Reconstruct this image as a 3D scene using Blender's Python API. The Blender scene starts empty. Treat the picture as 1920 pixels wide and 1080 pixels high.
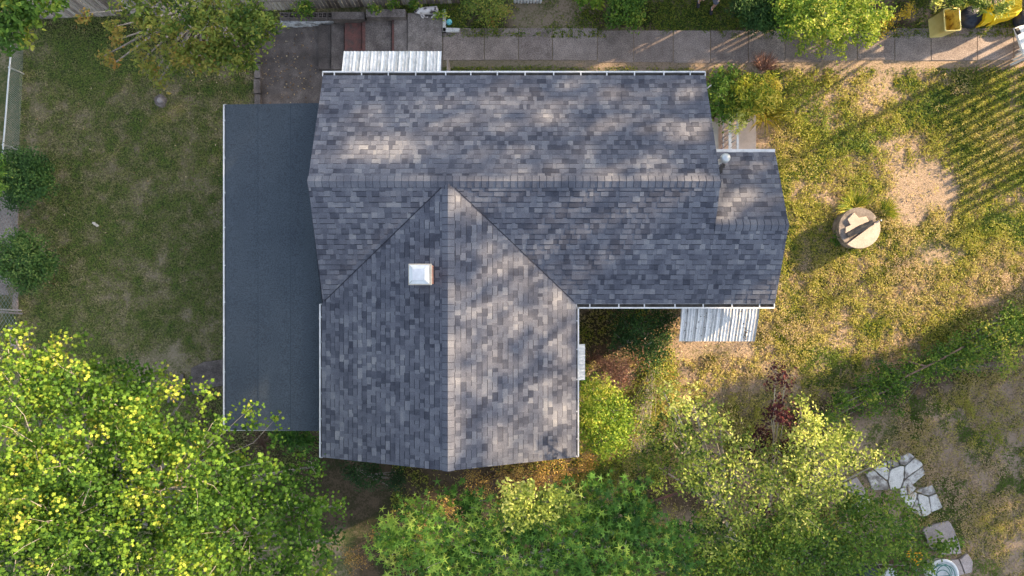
import bpy, math, random
import numpy as np
from mathutils import Vector
R = math.radians
rng = np.random.default_rng(7)
random.seed(7)
SC = bpy.context.scene
COL = SC.collection
H = 22.6            # camera height above the east lawn
F = 1297.0          # focal length in pixels of a 1920 px wide picture
SUN_AZ, SUN_EL = 27.0, 19.0

# ------------------------------------------------------------------ camera, world, sun
cam = bpy.data.objects.new('camera', bpy.data.cameras.new('camera'))
COL.objects.link(cam); SC.camera = cam
cam.location = (0, 0, H); cam.rotation_euler = (0, 0, 0)
cam.data.sensor_width = 36; cam.data.lens = F/1920*36
cam.data.clip_end = 1000
w = bpy.data.worlds.new("World"); SC.world = w; w.use_nodes = True
nt = w.node_tree; bg = nt.nodes['Background']
sky = nt.nodes.new('ShaderNodeTexSky'); sky.sky_type = 'NISHITA'; sky.sun_disc = False
sky.sun_elevation = R(SUN_EL); sky.sun_rotation = R(90-SUN_AZ)
sky.air_density = 1.0; sky.dust_density = 2.2; sky.ozone_density = 1.0
hsv = nt.nodes.new('ShaderNodeHueSaturation'); hsv.inputs['Saturation'].default_value = .60
nt.links.new(sky.outputs[0], hsv.inputs['Color']); nt.links.new(hsv.outputs[0], bg.inputs[0]); bg.inputs[1].default_value = 0.12
sun = bpy.data.objects.new('sun', bpy.data.lights.new('sun', 'SUN')); COL.objects.link(sun)
sun.data.energy = 5.0; sun.data.angle = R(0.8); sun.data.color = (1.0, 0.745, 0.46)
SD = Vector((math.cos(R(SUN_AZ))*math.cos(R(SUN_EL)), math.sin(R(SUN_AZ))*math.cos(R(SUN_EL)), math.sin(R(SUN_EL))))
sun.rotation_euler = SD.to_track_quat('Z', 'Y').to_euler(); sun.location = SD*60
SC.view_settings.view_transform = 'Standard'; SC.view_settings.look = 'None'
SC.view_settings.exposure = 2.12; SC.view_settings.gamma = 1
SC.cycles.max_bounces = 5; SC.cycles.diffuse_bounces = 2; SC.cycles.transmission_bounces = 3; SC.cycles.transparent_max_bounces = 4

# ------------------------------------------------------------------ helpers
def sst(a, b, x):
    t = np.clip((np.asarray(x, float)-a)/(b-a), 0, 1); return t*t*(3-2*t)
def gz(x, y):
    """large shape of the ground: the yard west of the house lies lower"""
    return -0.7 + 0.7*sst(-6.4, -2.6, x)
def P(px, py, z=None):
    """photograph pixel -> point at height z (or on the ground)"""
    if z is None:
        z = 0.0
        for _ in range(6):
            x = (px-960)/F*(H-z); z = float(gz(x, 0))
    return Vector(((px-960)/F*(H-z), (540-py)/F*(H-z), z))
def ppm(z): return F/(H-z)

def _h(i, j, s):
    n = (i*374761393 + j*668265263 + s*974634777) & 0xffffffff
    n = ((n ^ (n >> 13))*1274126177) & 0xffffffff
    return ((n ^ (n >> 16)) & 0xffff)/65535.0
def vnoise(x, y, sc, seed=0, octv=3):
    x = np.asarray(x, float)/sc; y = np.asarray(y, float)/sc; tot = 0; amp = 1; s = 0
    for o in range(octv):
        i = np.floor(x).astype(np.int64); j = np.floor(y).astype(np.int64)
        fx = x-i; fy = y-j; fx = fx*fx*(3-2*fx); fy = fy*fy*(3-2*fy)
        a = _h(i, j, seed+o); b = _h(i+1, j, seed+o); c = _h(i, j+1, seed+o); d = _h(i+1, j+1, seed+o)
        tot = tot + amp*((a*(1-fx)+b*fx)*(1-fy)+(c*(1-fx)+d*fx)*fy); s += amp
        amp *= .5; x = x*2.03+11.3; y = y*2.03+5.7
    return tot/s

class MB:
    def __init__(s): s.v = []; s.f = []; s.t = []; s.m = []
    def face(s, pts, t=0.5, m=0):
        b = len(s.v); s.v += [tuple(p) for p in pts]; s.f.append(tuple(range(b, b+len(pts)))); s.t.append(t); s.m.append(m)
    def grid(s, rows, t=0.5, m=0, closed=False):
        b = len(s.v); n = len(rows[0])
        for r in rows: s.v += [tuple(p) for p in r]
        for i in range(len(rows)-1):
            for j in range(n if closed else n-1):
                k = (j+1) % n
                s.f.append((b+i*n+j, b+i*n+k, b+(i+1)*n+k, b+(i+1)*n+j)); s.t.append(t); s.m.append(m)
    def prism(s, poly, z0, z1, t=0.5, m=0, bev=0.0):
        """poly: list of (x,y) ccw"""
        n = len(poly); c = np.mean(np.array(poly), axis=0)
        def ins(p, d):
            v = np.array(p)-c; L = np.linalg.norm(v) or 1; return tuple(np.array(p)-v/L*d)
        b = len(s.v)
        rings = [[(p[0], p[1], z0) for p in poly]]
        if bev > 0:
            rings.append([(p[0], p[1], z1-bev) for p in poly]); rings.append([(*ins(p, bev), z1) for p in poly])
        else: rings.append([(p[0], p[1], z1) for p in poly])
        for r in rings: s.v += r
        for i in range(len(rings)-1):
            for j in range(n):
                k = (j+1) % n; s.f.append((b+i*n+j, b+i*n+k, b+(i+1)*n+k, b+(i+1)*n+j)); s.t.append(t); s.m.append(m)
        s.f.append(tuple(b+(len(rings)-1)*n+j for j in range(n))); s.t.append(t); s.m.append(m)
        s.f.append(tuple(b+n-1-j for j in range(n))); s.t.append(t); s.m.append(m)
    def box(s, x0, x1, y0, y1, z0, z1, t=0.5, m=0, bev=0.0):
        x0, x1 = min(x0, x1), max(x0, x1); y0, y1 = min(y0, y1), max(y0, y1)
        s.prism([(x0, y0), (x1, y0), (x1, y1), (x0, y1)], z0, z1, t, m, bev)
    def bar(s, a, b, wd, ht, t=0.5, m=0):
        """rectangular bar a->b, wd sideways, ht along its other axis"""
        a = Vector(a); b = Vector(b); d = (b-a).normalized()
        up = Vector((0, 0, 1)) if abs(d.z) < .95 else Vector((0, 1, 0))
        sd = d.cross(up).normalized(); u2 = sd.cross(d)
        q = [a+sd*(sx*wd/2)+u2*(sy*ht/2) for sx, sy in ((-1, -1), (1, -1), (1, 1), (-1, 1))]
        r = [p+(b-a) for p in q]
        s.grid([q, r], t, m, True); s.face(q[::-1], t, m); s.face(r, t, m)
    def tube(s, pts, rad, n=6, t=0.5, m=0):
        pts = [Vector(p) for p in pts]; rows = []
        if not isinstance(rad, (list, tuple)): rad = [rad]*len(pts)
        for i, p in enumerate(pts):
            d = (pts[min(i+1, len(pts)-1)]-pts[max(i-1, 0)])
            d = d.normalized() if d.length > 1e-6 else Vector((0, 0, 1))
            up = Vector((0, 0, 1)) if abs(d.z) < .9 else Vector((1, 0, 0))
            a = d.cross(up).normalized(); b = a.cross(d)
            rows.append([p+(a*math.cos(2*math.pi*k/n)+b*math.sin(2*math.pi*k/n))*rad[i] for k in range(n)])
        s.grid(rows, t, m, True); s.face(rows[0][::-1], t, m); s.face(rows[-1], t, m)
    def lathe(s, c, prof, n=24, t=0.5, m=0, wob=0):
        rows = []
        for r, z in prof:
            rows.append([(c[0]+r*math.cos(2*math.pi*k/n)*(1+wob*math.sin(k*2.3)), c[1]+r*math.sin(2*math.pi*k/n)*(1+wob*math.cos(k*1.7)), c[2]+z) for k in range(n)])
        s.grid(rows, t, m, True)
        if prof[-1][0] > 0: s.face(rows[-1], t, m)
        if prof[0][0] > 0: s.face(rows[0][::-1], t, m)
    def build(s, name, mats, parent=None, smooth=False):
        me = bpy.data.meshes.new(name); me.from_pydata(s.v, [], s.f)
        for m in (mats if isinstance(mats, (list, tuple)) else [mats]): me.materials.append(m)
        me.polygons.foreach_set('material_index', s.m)
        at = me.attributes.new('tint', 'FLOAT', 'FACE'); at.data.foreach_set('value', s.t)
        if smooth: me.polygons.foreach_set('use_smooth', [True]*len(s.f))
        me.update()
        o = bpy.data.objects.new(name, me); COL.objects.link(o)
        if parent: o.parent = parent; o.matrix_parent_inverse = parent_inv(parent)
        return o
def parent_inv(p):
    from mathutils import Matrix
    m = Matrix.Translation(p.location) @ p.rotation_euler.to_matrix().to_4x4()
    q = p.parent
    if q is not None: return Matrix.Identity(4)
    return m.inverted()
def tag(o, label=None, cat=None, group=None, kind=None):
    if label: o['label'] = label
    if cat: o['category'] = cat
    if group: o['group'] = group
    if kind: o['kind'] = kind
    return o
def thing(name, loc, label, cat, group=None):
    o = bpy.data.objects.new(name, None); COL.objects.link(o); o.location = loc; o.empty_display_size = .2
    return tag(o, label, cat, group)

# ------------------------------------------------------------------ materials
def newmat(name):
    m = bpy.data.materials.new(name); m.use_nodes = True; n = m.node_tree
    return m, n, n.nodes['Principled BSDF']
def mat(name, cols, scale=4, rough=.8, detail=6, bump=0.0, bscale=None, fine=None, metal=0.0, stretch=(1, 1, 1), tint=0.0, spec=.3, bdist=.02):
    """noise driven colour ramp over object coordinates; cols list of (pos, rgb)"""
    m, n, b = newmat(name); N = n.nodes.new; L = n.links.new
    tc = N('ShaderNodeTexCoord'); mp = N('ShaderNodeMapping'); mp.inputs['Scale'].default_value = stretch
    L(tc.outputs['Object'], mp.inputs[0])
    no = N('ShaderNodeTexNoise'); no.inputs['Scale'].default_value = scale; no.inputs['Detail'].default_value = detail; no.inputs['Roughness'].default_value = .65
    L(mp.outputs[0], no.inputs['Vector'])
    cr = N('ShaderNodeValToRGB'); el = cr.color_ramp.elements
    while len(el) < len(cols): el.new(.5)
    for e, (p, c) in zip(el, cols): e.position = p; e.color = (*c, 1)
    if tint:
        at = N('ShaderNodeAttribute'); at.attribute_name = 'tint'
        mm = N('ShaderNodeMath'); mm.operation = 'SUBTRACT'; L(at.outputs['Fac'], mm.inputs[0]); mm.inputs[1].default_value = .5
        m2 = N('ShaderNodeMath'); m2.operation = 'MULTIPLY_ADD'; L(mm.outputs[0], m2.inputs[0]); m2.inputs[1].default_value = tint; L(no.outputs['Fac'], m2.inputs[2])
        L(m2.outputs[0], cr.inputs[0])
    else: L(no.outputs['Fac'], cr.inputs[0])
    src = cr.outputs[0]
    if fine:
        n2 = N('ShaderNodeTexNoise'); n2.inputs['Scale'].default_value = fine[0]; n2.inputs['Detail'].default_value = 3; L(tc.outputs['Object'], n2.inputs['Vector'])
        mr = N('ShaderNodeMapRange'); mr.inputs[1].default_value = .3; mr.inputs[2].default_value = .7; mr.inputs[3].default_value = 1-fine[1]; mr.inputs[4].default_value = 1+fine[1]
        L(n2.outputs['Fac'], mr.inputs[0])
        vm = N('ShaderNodeVectorMath'); vm.operation = 'SCALE'; L(src, vm.inputs[0]); L(mr.outputs[0], vm.inputs['Scale']); src = vm.outputs[0]
    L(src, b.inputs['Base Color'])
    b.inputs['Roughness'].default_value = rough; b.inputs['Metallic'].default_value = metal
    b.inputs['Specular IOR Level'].default_value = spec
    if bump:
        n3 = N('ShaderNodeTexNoise'); n3.inputs['Scale'].default_value = bscale or scale*6; n3.inputs['Detail'].default_value = 5; L(mp.outputs[0], n3.inputs['Vector'])
        bp = N('ShaderNodeBump'); bp.inputs['Strength'].default_value = bump; bp.inputs['Distance'].default_value = bdist
        L(n3.outputs['Fac'], bp.inputs['Height']); L(bp.outputs[0], b.inputs['Normal'])
    return m
def leafmat(name, cols, trans=.35, rough=.5):
    m, n, b = newmat(name); N = n.nodes.new; L = n.links.new
    at = N('ShaderNodeAttribute'); at.attribute_name = 'tint'
    cr = N('ShaderNodeValToRGB'); el = cr.color_ramp.elements
    while len(el) < len(cols): el.new(.5)
    for e, (p, c) in zip(el, cols): e.position = p; e.color = (*c, 1)
    L(at.outputs['Fac'], cr.inputs[0]); L(cr.outputs[0], b.inputs['Base Color'])
    b.inputs['Roughness'].default_value = max(rough, .6); b.inputs['Specular IOR Level'].default_value = .15
    tr = N('ShaderNodeBsdfTranslucent'); mx = N('ShaderNodeMixShader'); mx.inputs[0].default_value = trans
    hs = N('ShaderNodeHueSaturation'); hs.inputs['Value'].default_value = 1.5; hs.inputs['Saturation'].default_value = 1.1; hs.inputs['Hue'].default_value = .49
    L(cr.outputs[0], hs.inputs['Color']); L(hs.outputs[0], tr.inputs[0])
    L(b.outputs[0], mx.inputs[1]); L(tr.outputs[0], mx.inputs[2])
    L(mx.outputs[0], n.nodes['Material Output'].inputs['Surface'])
    return m

M = {}
M['shingle'] = mat('asphalt shingle granules', [(0.0, (.046, .050, .067)), (.3, (.076, .081, .104)), (.55, (.113, .119, .146)), (.8, (.148, .154, .18)), (1, (.21, .212, .228))], scale=1.3, detail=3, rough=.95, fine=(60, .3), tint=.92, bump=.5, bscale=160, bdist=.003, spec=.1)
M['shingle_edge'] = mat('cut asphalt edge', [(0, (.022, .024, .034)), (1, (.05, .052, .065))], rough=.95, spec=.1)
M['membrane'] = mat('dark membrane roof', [(.2, (.044, .056, .072)), (.8, (.064, .079, .096))], scale=.9, rough=.85, fine=(34, .34), spec=.2, bump=.3, bscale=200, bdist=.002, tint=.5)
M['white'] = mat('white paint', [(.3, (.50, .50, .50)), (.5, (.64, .64, .64)), (.7, (.72, .72, .72))], scale=5, rough=.45)
M['whitedirty'] = mat('weathered white metal', [(.25, (.34, .35, .35)), (.5, (.60, .60, .60)), (.75, (.78, .78, .77))], scale=5, rough=.5, stretch=(3, 1, 1), fine=(40, .12), tint=.5)
M['whitestain'] = mat('stained aluminium awning', [(.2, (.26, .26, .265)), (.45, (.52, .52, .53)), (.7, (.72, .72, .73))], scale=4, rough=.5, stretch=(7, 1, 1), fine=(40, .2), tint=.6)
M['gut_in'] = mat('gutter trough dirt', [(.3, (.03, .027, .024)), (.6, (.10, .09, .08)), (.8, (.2, .19, .18))], scale=9, rough=.9)  # mottled dark tones for the gutter floor
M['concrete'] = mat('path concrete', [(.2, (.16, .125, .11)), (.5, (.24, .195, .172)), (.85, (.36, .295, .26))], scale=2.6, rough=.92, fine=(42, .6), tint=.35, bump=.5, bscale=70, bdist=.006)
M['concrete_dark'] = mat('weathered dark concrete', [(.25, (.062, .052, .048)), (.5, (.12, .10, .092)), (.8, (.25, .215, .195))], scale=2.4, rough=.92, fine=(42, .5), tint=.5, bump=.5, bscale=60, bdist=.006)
M['redstep'] = mat('worn red painted concrete', [(.35, (.075, .058, .054)), (.5, (.13, .062, .054)), (.8, (.20, .082, .068))], scale=4, rough=.85, fine=(40, .25))
M['limepath'] = mat('pale flaking flagstone', [(.3, (.15, .135, .125)), (.42, (.30, .28, .265)), (.52, (.50, .49, .47)), (.8, (.62, .61, .59))], scale=5, rough=.9, fine=(45, .28), tint=.3, bump=.6, bscale=25, bdist=.01)
M['slabgrey'] = mat('rough pinkish grey slab', [(.3, (.25, .215, .21)), (.7, (.40, .35, .34))], scale=5, rough=.95, fine=(55, .3), bump=.6, bscale=50, bdist=.01)
M['soil'] = mat('soil', [(.3, (.03, .022, .016)), (.7, (.075, .055, .04))], scale=6, rough=1)
M['brickwall'] = None
M['oldwood'] = mat('weathered grey wood', [(.2, (.13, .10, .085)), (.5, (.27, .225, .195)), (.85, (.42, .37, .32))], scale=5, rough=.9, stretch=(6, 6, .7), tint=.7, fine=(60, .2))
M['bark'] = mat('grey bark', [(.3, (.13, .115, .10)), (.7, (.32, .29, .26))], scale=9, rough=.9, bump=.5)
M['twig'] = mat('pale twig', [(.3, (.20, .17, .13)), (.7, (.38, .34, .28))], scale=9, rough=.8)
M['stem_brown'] = mat('brown stems', [(.3, (.10, .06, .045)), (.7, (.24, .16, .12))], scale=9, rough=.9)
M['wire'] = mat('dull grey wire', [(.3, (.16, .19, .18)), (.7, (.26, .29, .28))], scale=7, rough=.6)
M['metal'] = mat('galvanised metal', [(.3, (.40, .42, .43)), (.7, (.58, .60, .61))], scale=7, rough=.4, metal=.5)
M['metalwhite'] = mat('bright chimney cap metal', [(.3, (.52, .54, .58)), (.7, (.68, .70, .74))], scale=7, rough=.35, metal=.2)
M['mortar'] = mat('chimney crown mortar', [(.3, (.38, .33, .27)), (.7, (.60, .54, .46))], scale=12, rough=.95)
M['siding'] = mat('white siding', [(.3, (.55, .55, .53)), (.7, (.7, .7, .68))], scale=2, rough=.6, bump=.3, bscale=3, stretch=(.1, .1, 8))
M['glass'] = mat('window glass', [(.3, (.02, .025, .03)), (.7, (.05, .06, .07))], rough=.08, spec=.6)
M['tar'] = mat('black roof tar', [(.3, (.01, .01, .012)), (.7, (.03, .03, .034))], rough=.4, scale=9)
M['yellow'] = mat('bright yellow plastic', [(.3, (.72, .47, .01)), (.7, (.85, .60, .02))], rough=.35, scale=4, spec=.5)
M['paleyellow'] = mat('faded pale yellow plastic', [(.3, (.66, .52, .16)), (.7, (.78, .66, .27))], rough=.5, scale=4)
M['tubin'] = mat('stained yellow plastic inside', [(.34, (.20, .11, .03)), (.48, (.58, .42, .06)), (.8, (.70, .56, .12))], rough=.6, scale=6)
M['blackplastic'] = mat('black plastic', [(.3, (.012, .016, .03)), (.7, (.035, .042, .06))], rough=.5, scale=6)
M['teal'] = mat('turquoise plastic', [(.3, (.10, .42, .48)), (.7, (.22, .62, .68))], rough=.5, scale=20)
M['ledge'] = mat('flaking white ledge', [(.35, (.16, .15, .145)), (.5, (.45, .45, .46)), (.7, (.66, .66, .68))], scale=5, rough=.9, fine=(40, .2))
M['porch'] = mat('pale porch slab', [(.3, (.44, .345, .285)), (.7, (.58, .46, .38))], scale=3, rough=.85, fine=(60, .12))
M['wellrock'] = mat('well lid concrete', [(.3, (.34, .265, .215)), (.7, (.48, .39, .32))], scale=4, rough=.92, fine=(60, .2), bump=.4, bscale=40, bdist=.006)
M['wellside'] = mat('old well side', [(.3, (.10, .085, .075)), (.7, (.26, .22, .19))], scale=6, rough=.95, fine=(40, .3))
M['leafdead'] = leafmat('dead leaves', [(0, (.10, .055, .025)), (.4, (.28, .17, .08)), (.75, (.48, .36, .20)), (1, (.62, .52, .36))], .15)

def brick_mat():
    m, n, b = newmat('red brick'); N = n.nodes.new; L = n.links.new
    tc = N('ShaderNodeTexCoord'); g = N('ShaderNodeNewGeometry')
    br = N('ShaderNodeTexBrick'); br.inputs['Scale'].default_value = 1; br.inputs['Brick Width'].default_value = .21; br.inputs['Row Height'].default_value = .075; br.inputs['Mortar Size'].default_value = .008
    br.inputs['Color1'].default_value = (.36, .12, .075, 1); br.inputs['Color2'].default_value = (.48, .19, .12, 1); br.inputs['Mortar'].default_value = (.42, .38, .33, 1)
    sx = N('ShaderNodeSeparateXYZ'); L(tc.outputs['Object'], sx.inputs[0]); ad = N('ShaderNodeMath'); L(sx.outputs[0], ad.inputs[0]); L(sx.outputs[1], ad.inputs[1])
    cb = N('ShaderNodeCombineXYZ'); L(ad.outputs[0], cb.inputs[0]); L(sx.outputs[2], cb.inputs[1]); L(cb.outputs[0], br.inputs['Vector'])
    L(br.outputs[0], b.inputs['Base Color']); b.inputs['Roughness'].default_value = .9
    return m
M['brick'] = brick_mat()

# ------------------------------------------------------------------ leaves
def _fold(o, f): return o
SHAPES = {
 'oval': ([(0, 0, 0), (.26, .40, .07), (.20, .75, .06), (0, 1, -.06), (-.20, .75, .06), (-.26, .40, .07), (0, .5, -.02)], [(0, 1, 2, 6), (6, 2, 3), (6, 3, 4), (0, 6, 4, 5)]),
 'quad': ([(0, 0, 0), (.30, .5, .07), (0, 1, -.04), (-.30, .5, .07)], [(0, 1, 2), (0, 2, 3)]),
 'slim': ([(0, 0, 0), (.13, .4, .03), (0, 1, -.08), (-.13, .4, .03)], [(0, 1, 2), (0, 2, 3)]),
 'blade': ([(-.045, 0, 0), (.045, 0, 0), (.035, .5, .10), (-.035, .5, .10), (0, 1, 0.02)], [(0, 1, 2, 3), (3, 2, 4)]),
}
def _mk(n, r0, r1, skip=0, droop=.08):
    pts = [(0, 0.32, 0.0)]
    for k in range(n*2+1):
        a = -math.pi/2 + math.pi*2*(k+.0)/(n*2)
        r = (r1 if k % 2 == 1 else r0)
        pts.append((.5*r*math.cos(a), .32+.62*r*math.sin(a), -droop*r if k % 2 == 1 else .02))
    return pts
def lobed(n, r0, r1, cx=.42):
    c = (0, cx, .03); out = [c]
    for k in range(n):
        a = -math.pi/2+(k+.5)*2*math.pi/n; a2 = -math.pi/2+(k+1)*2*math.pi/n
        rr = r1*(1 if abs(math.cos(a)) < .95 else .95)
        out.append((rr*math.cos(a), cx+rr*math.sin(a), -.07)); out.append((r0*math.cos(a2), cx+r0*math.sin(a2), .02))
    fs = [(0, 1+i, 1+(i+1) % (2*n)) for i in range(2*n)]
    return out, fs
SHAPES['star'] = lobed(5, .13, .62)
SHAPES['maple'] = lobed(5, .33, .52)

def leaves(name, pos, nrm, size, tint, shape, material, parent=None, spin=None):
    pos = np.asarray(pos, float); N_ = len(pos); tv, tf = SHAPES[shape]; tv = np.array(tv)
    nrm = nrm/np.linalg.norm(nrm, axis=1, keepdims=True)
    if spin is None: spin = rng.uniform(0, 2*np.pi, N_)
    ref = np.stack([np.cos(spin), np.sin(spin), np.zeros(N_)], 1)
    yv = ref - nrm*np.sum(ref*nrm, 1, keepdims=True); L = np.linalg.norm(yv, axis=1, keepdims=True); L[L < 1e-4] = 1; yv /= L
    xv = np.cross(yv, nrm)
    V = pos[:, None, :] + size[:, None, None]*(xv[:, None, :]*tv[None, :, 0:1] + yv[:, None, :]*(tv[None, :, 1:2]-.4) + nrm[:, None, :]*tv[None, :, 2:3])
    nv = len(tv); V = V.reshape(-1, 3)
    loops = np.concatenate([np.array(f) for f in tf]); ls = np.array([len(f) for f in tf])
    LI = (loops[None, :] + (np.arange(N_)*nv)[:, None]).ravel(); LT = np.tile(ls, N_); LS = np.concatenate([[0], np.cumsum(LT)[:-1]])
    me = bpy.data.meshes.new(name); me.vertices.add(len(V)); me.vertices.foreach_set('co', V.ravel())
    me.loops.add(len(LI)); me.loops.foreach_set('vertex_index', LI.astype(np.int32))
    me.polygons.add(len(LS)); me.polygons.foreach_set('loop_start', LS.astype(np.int32)); me.polygons.foreach_set('loop_total', LT.astype(np.int32))
    me.update(calc_edges=True)
    at = me.attributes.new('tint', 'FLOAT', 'FACE'); at.data.foreach_set('value', np.repeat(np.clip(tint, 0, 1), len(tf)).astype(np.float32))
    me.materials.append(material); me.validate()
    o = bpy.data.objects.new(name, me); COL.objects.link(o)
    if parent: o.parent = parent; o.matrix_parent_inverse = parent_inv(parent)
    return o
def rn(n, up=1.0, spread=.6):
    v = rng.normal(0, spread, (n, 3)); v[:, 2] = np.abs(v[:, 2])*.5 + up; return v

def plant(name, label, cat, blobs, leaf, lm, size=.1, dens=26, per=14, csig=.16, flat=.6, trunk=None, tr=.12, twm='bark',
          up=1.0, spread=.6, tintf=None, group=None, shoots=0, base_z=None, limbs=True, twigs=.35, crown='crown', tvar=.16, lean=(0, 0)):
    """blobs: (px, py, z, r_px[, tint]) ellipsoids of foliage where the photograph has them; each sheds clumps of leaves"""
    cs = []; cr = []; ct = []
    B = []
    for b in blobs:
        px, py, z, rp = b[:4]; t = b[4] if len(b) > 4 else .5
        c = np.array(P(px, py, z)); r = rp/ppm(z); B.append((c, r))
        n = max(3, int(dens*r*r*math.pi))
        d = rng.normal(0, 1, (n, 3)); d /= np.linalg.norm(d, axis=1, keepdims=True); d[:, 2] = np.where(d[:, 2] < 0, d[:, 2]*.5, d[:, 2])
        rad = rng.uniform(.0, 1, n)**.45
        lump = .78+.5*vnoise(d[:, 0]*3+c[0]*5, d[:, 1]*3+d[:, 2]*2+c[1]*5, 1.0, 3, 2)
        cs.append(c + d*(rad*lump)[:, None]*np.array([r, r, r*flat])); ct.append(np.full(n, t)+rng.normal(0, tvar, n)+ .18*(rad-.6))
    cs = np.concatenate(cs); ct = np.concatenate(ct)
    zc = np.array([float(gz(x, y)) for x, y in cs[:, :2]]) + .06; cs[:, 2] = np.maximum(cs[:, 2], zc)
    base = np.array(trunk if trunk is not None else P(blobs[0][0], blobs[0][1])); base = np.array([base[0], base[1], float(gz(base[0], base[1]))-.03])
    root = thing(name, Vector(base), label, cat, group)
    mb = MB()
    # trunk, limbs and twigs
    big = sorted(B, key=lambda q: -q[1])
    cen = np.mean([b[0] for b in big[:max(1, len(big)//2)]], axis=0)
    fork = base+(cen-base)*.45; fork[2] = base[2]+(cen[2]-base[2])*.5
    if limbs:
        mid = (base+fork)/2+rng.normal(0, .04, 3)
        mb.tube([base, mid, fork], [tr, tr*.85, tr*.72], 8)
        for c, r in B:
            m1 = fork+(c-fork)*.5+rng.normal(0, .05+r*.08, 3)+np.array([0, 0, .1*r])
            mb.tube([fork, m1, c], [tr*.55, tr*.36, tr*.16], 6)
        k = int(len(cs)*twigs)
        for i in rng.choice(len(cs), k, replace=False):
            j = min(range(len(B)), key=lambda q: np.linalg.norm(B[q][0]-cs[i]))
            c = B[j][0]; o_ = rng.normal(0, .07, 3)*B[j][1]; s_ = c+(cs[i]-c)*rng.uniform(.3, .65)+o_; m1 = (s_+cs[i])/2+rng.normal(0, .06, 3)
            mb.tube([s_, m1, cs[i]+(cs[i]-m1)*.3], [.007+tr*.012, .006, .003], 4)
    else:
        for i in rng.choice(len(cs), max(4, int(len(cs)*twigs)), replace=False):
            m1 = (base+cs[i])/2+rng.normal(0, .05, 3)
            mb.tube([base+rng.normal(0, .04, 3)*[1, 1, 0], m1, cs[i]], [tr*.5, tr*.3, .004], 4)
    mb.build('trunk' if limbs else 'stems', M[twm], root, True)
    n = per; idx = np.repeat(np.arange(len(cs)), n)
    off = rng.normal(0, csig, (len(idx), 3)); off[:, 2] *= .6
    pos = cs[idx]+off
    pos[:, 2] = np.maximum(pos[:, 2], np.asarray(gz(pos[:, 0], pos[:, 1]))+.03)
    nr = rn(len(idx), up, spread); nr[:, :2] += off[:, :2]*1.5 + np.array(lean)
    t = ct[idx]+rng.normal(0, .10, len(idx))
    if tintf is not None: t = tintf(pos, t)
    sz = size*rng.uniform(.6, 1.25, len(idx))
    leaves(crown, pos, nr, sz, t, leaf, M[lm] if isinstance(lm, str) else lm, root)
    return root
# ------------------------------------------------------------------ ground
def axis(lo, hi, st, far):
    a = list(np.arange(lo, hi+st/2, st)); d = st; x = a[-1]
    while x < far: d *= 1.5; x += d; a.append(x)
    d = st; x = a[0]; pre = []
    while x > -far: d *= 1.5; x -= d; pre.append(x)
    return np.array(pre[::-1]+a)
def smask(x, y, polys, soft=.25):
    """1 inside any polygon (pixel polygons on the ground), softened"""
    out = np.zeros_like(x)
    for poly in polys:
        q = [P(*p) for p in poly]; n = len(q); ins = np.zeros(x.shape, bool); dm = np.full(x.shape, 1e9)
        for i in range(n):
            a, b = q[i], q[(i+1) % n]
            c = ((a.y > y) != (b.y > y)) & (x < (b.x-a.x)*(y-a.y)/((b.y-a.y) or 1e-9)+a.x); ins ^= c
            dx, dy = b.x-a.x, b.y-a.y; t = np.clip(((x-a.x)*dx+(y-a.y)*dy)/(dx*dx+dy*dy+1e-9), 0, 1)
            dm = np.minimum(dm, np.hypot(x-a.x-t*dx, y-a.y-t*dy))
        sd = np.where(ins, dm, -dm); out = np.maximum(out, sst(-soft, soft, sd))
    return out
DIRT = [[(1692, 335), (1740, 308), (1795, 325), (1805, 362), (1765, 385), (1740, 380), (1725, 420), (1700, 425), (1684, 390)],
        [(1700, 455), (1760, 445), (1800, 480), (1740, 500)], [(1270, 640), (1420, 640), (1415, 662), (1275, 665)],
        [(1640, 145), (1675, 140), (1670, 175), (1650, 178)], [(960, 0), (1090, 0), (1080, 40), (950, 60)], [(1395, 200), (1440, 230), (1450, 290), (1400, 290)],
        [(1180, 60), (1230, 62), (1225, 75), (1180, 75)], [(1590, 770), (1680, 760), (1690, 830), (1600, 860)],
        [(240, 670), (330, 640), (350, 700), (250, 730)], [(60, 100), (75, 100), (60, 400), (45, 400)]]
SHADE_DARK = [[(600, 800), (1080, 860), (1000, 940), (740, 1000), (560, 1000), (420, 880), (420, 800)], [(1085, 575), (1270, 575), (1260, 640), (1180, 690), (1085, 700)],
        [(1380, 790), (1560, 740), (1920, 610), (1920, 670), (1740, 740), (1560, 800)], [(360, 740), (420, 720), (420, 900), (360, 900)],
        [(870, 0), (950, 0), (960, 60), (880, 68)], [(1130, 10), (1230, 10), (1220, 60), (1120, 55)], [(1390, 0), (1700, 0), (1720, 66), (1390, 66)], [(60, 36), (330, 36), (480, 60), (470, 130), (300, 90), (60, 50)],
        [(1330, 130), (1440, 130), (1430, 200), (1330, 230)], [(660, 1000), (1700, 1000), (1700, 1120), (660, 1120)], [(1180, 880), (1330, 880), (1330, 960), (1180, 960)]]  # dark soil, with shade under eaves and plants painted into its colour
GREEN = [[(850, 124), (1310, 127), (1310, 142), (850, 142)], [(100, 40), (270, 40), (250, 130), (120, 180)], [(1200, 5), (1400, 5), (1400, 70), (1200, 70)], [(880, 60), (1120, 55), (1120, 72), (880, 72)], [(1650, 50), (1860, 60), (1830, 78), (1650, 80)],
         [(1690, 150), (1960, 130), (1960, 300), (1780, 300)], [(1790, 240), (1960, 260), (1960, 460), (1800, 440)]]
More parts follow.
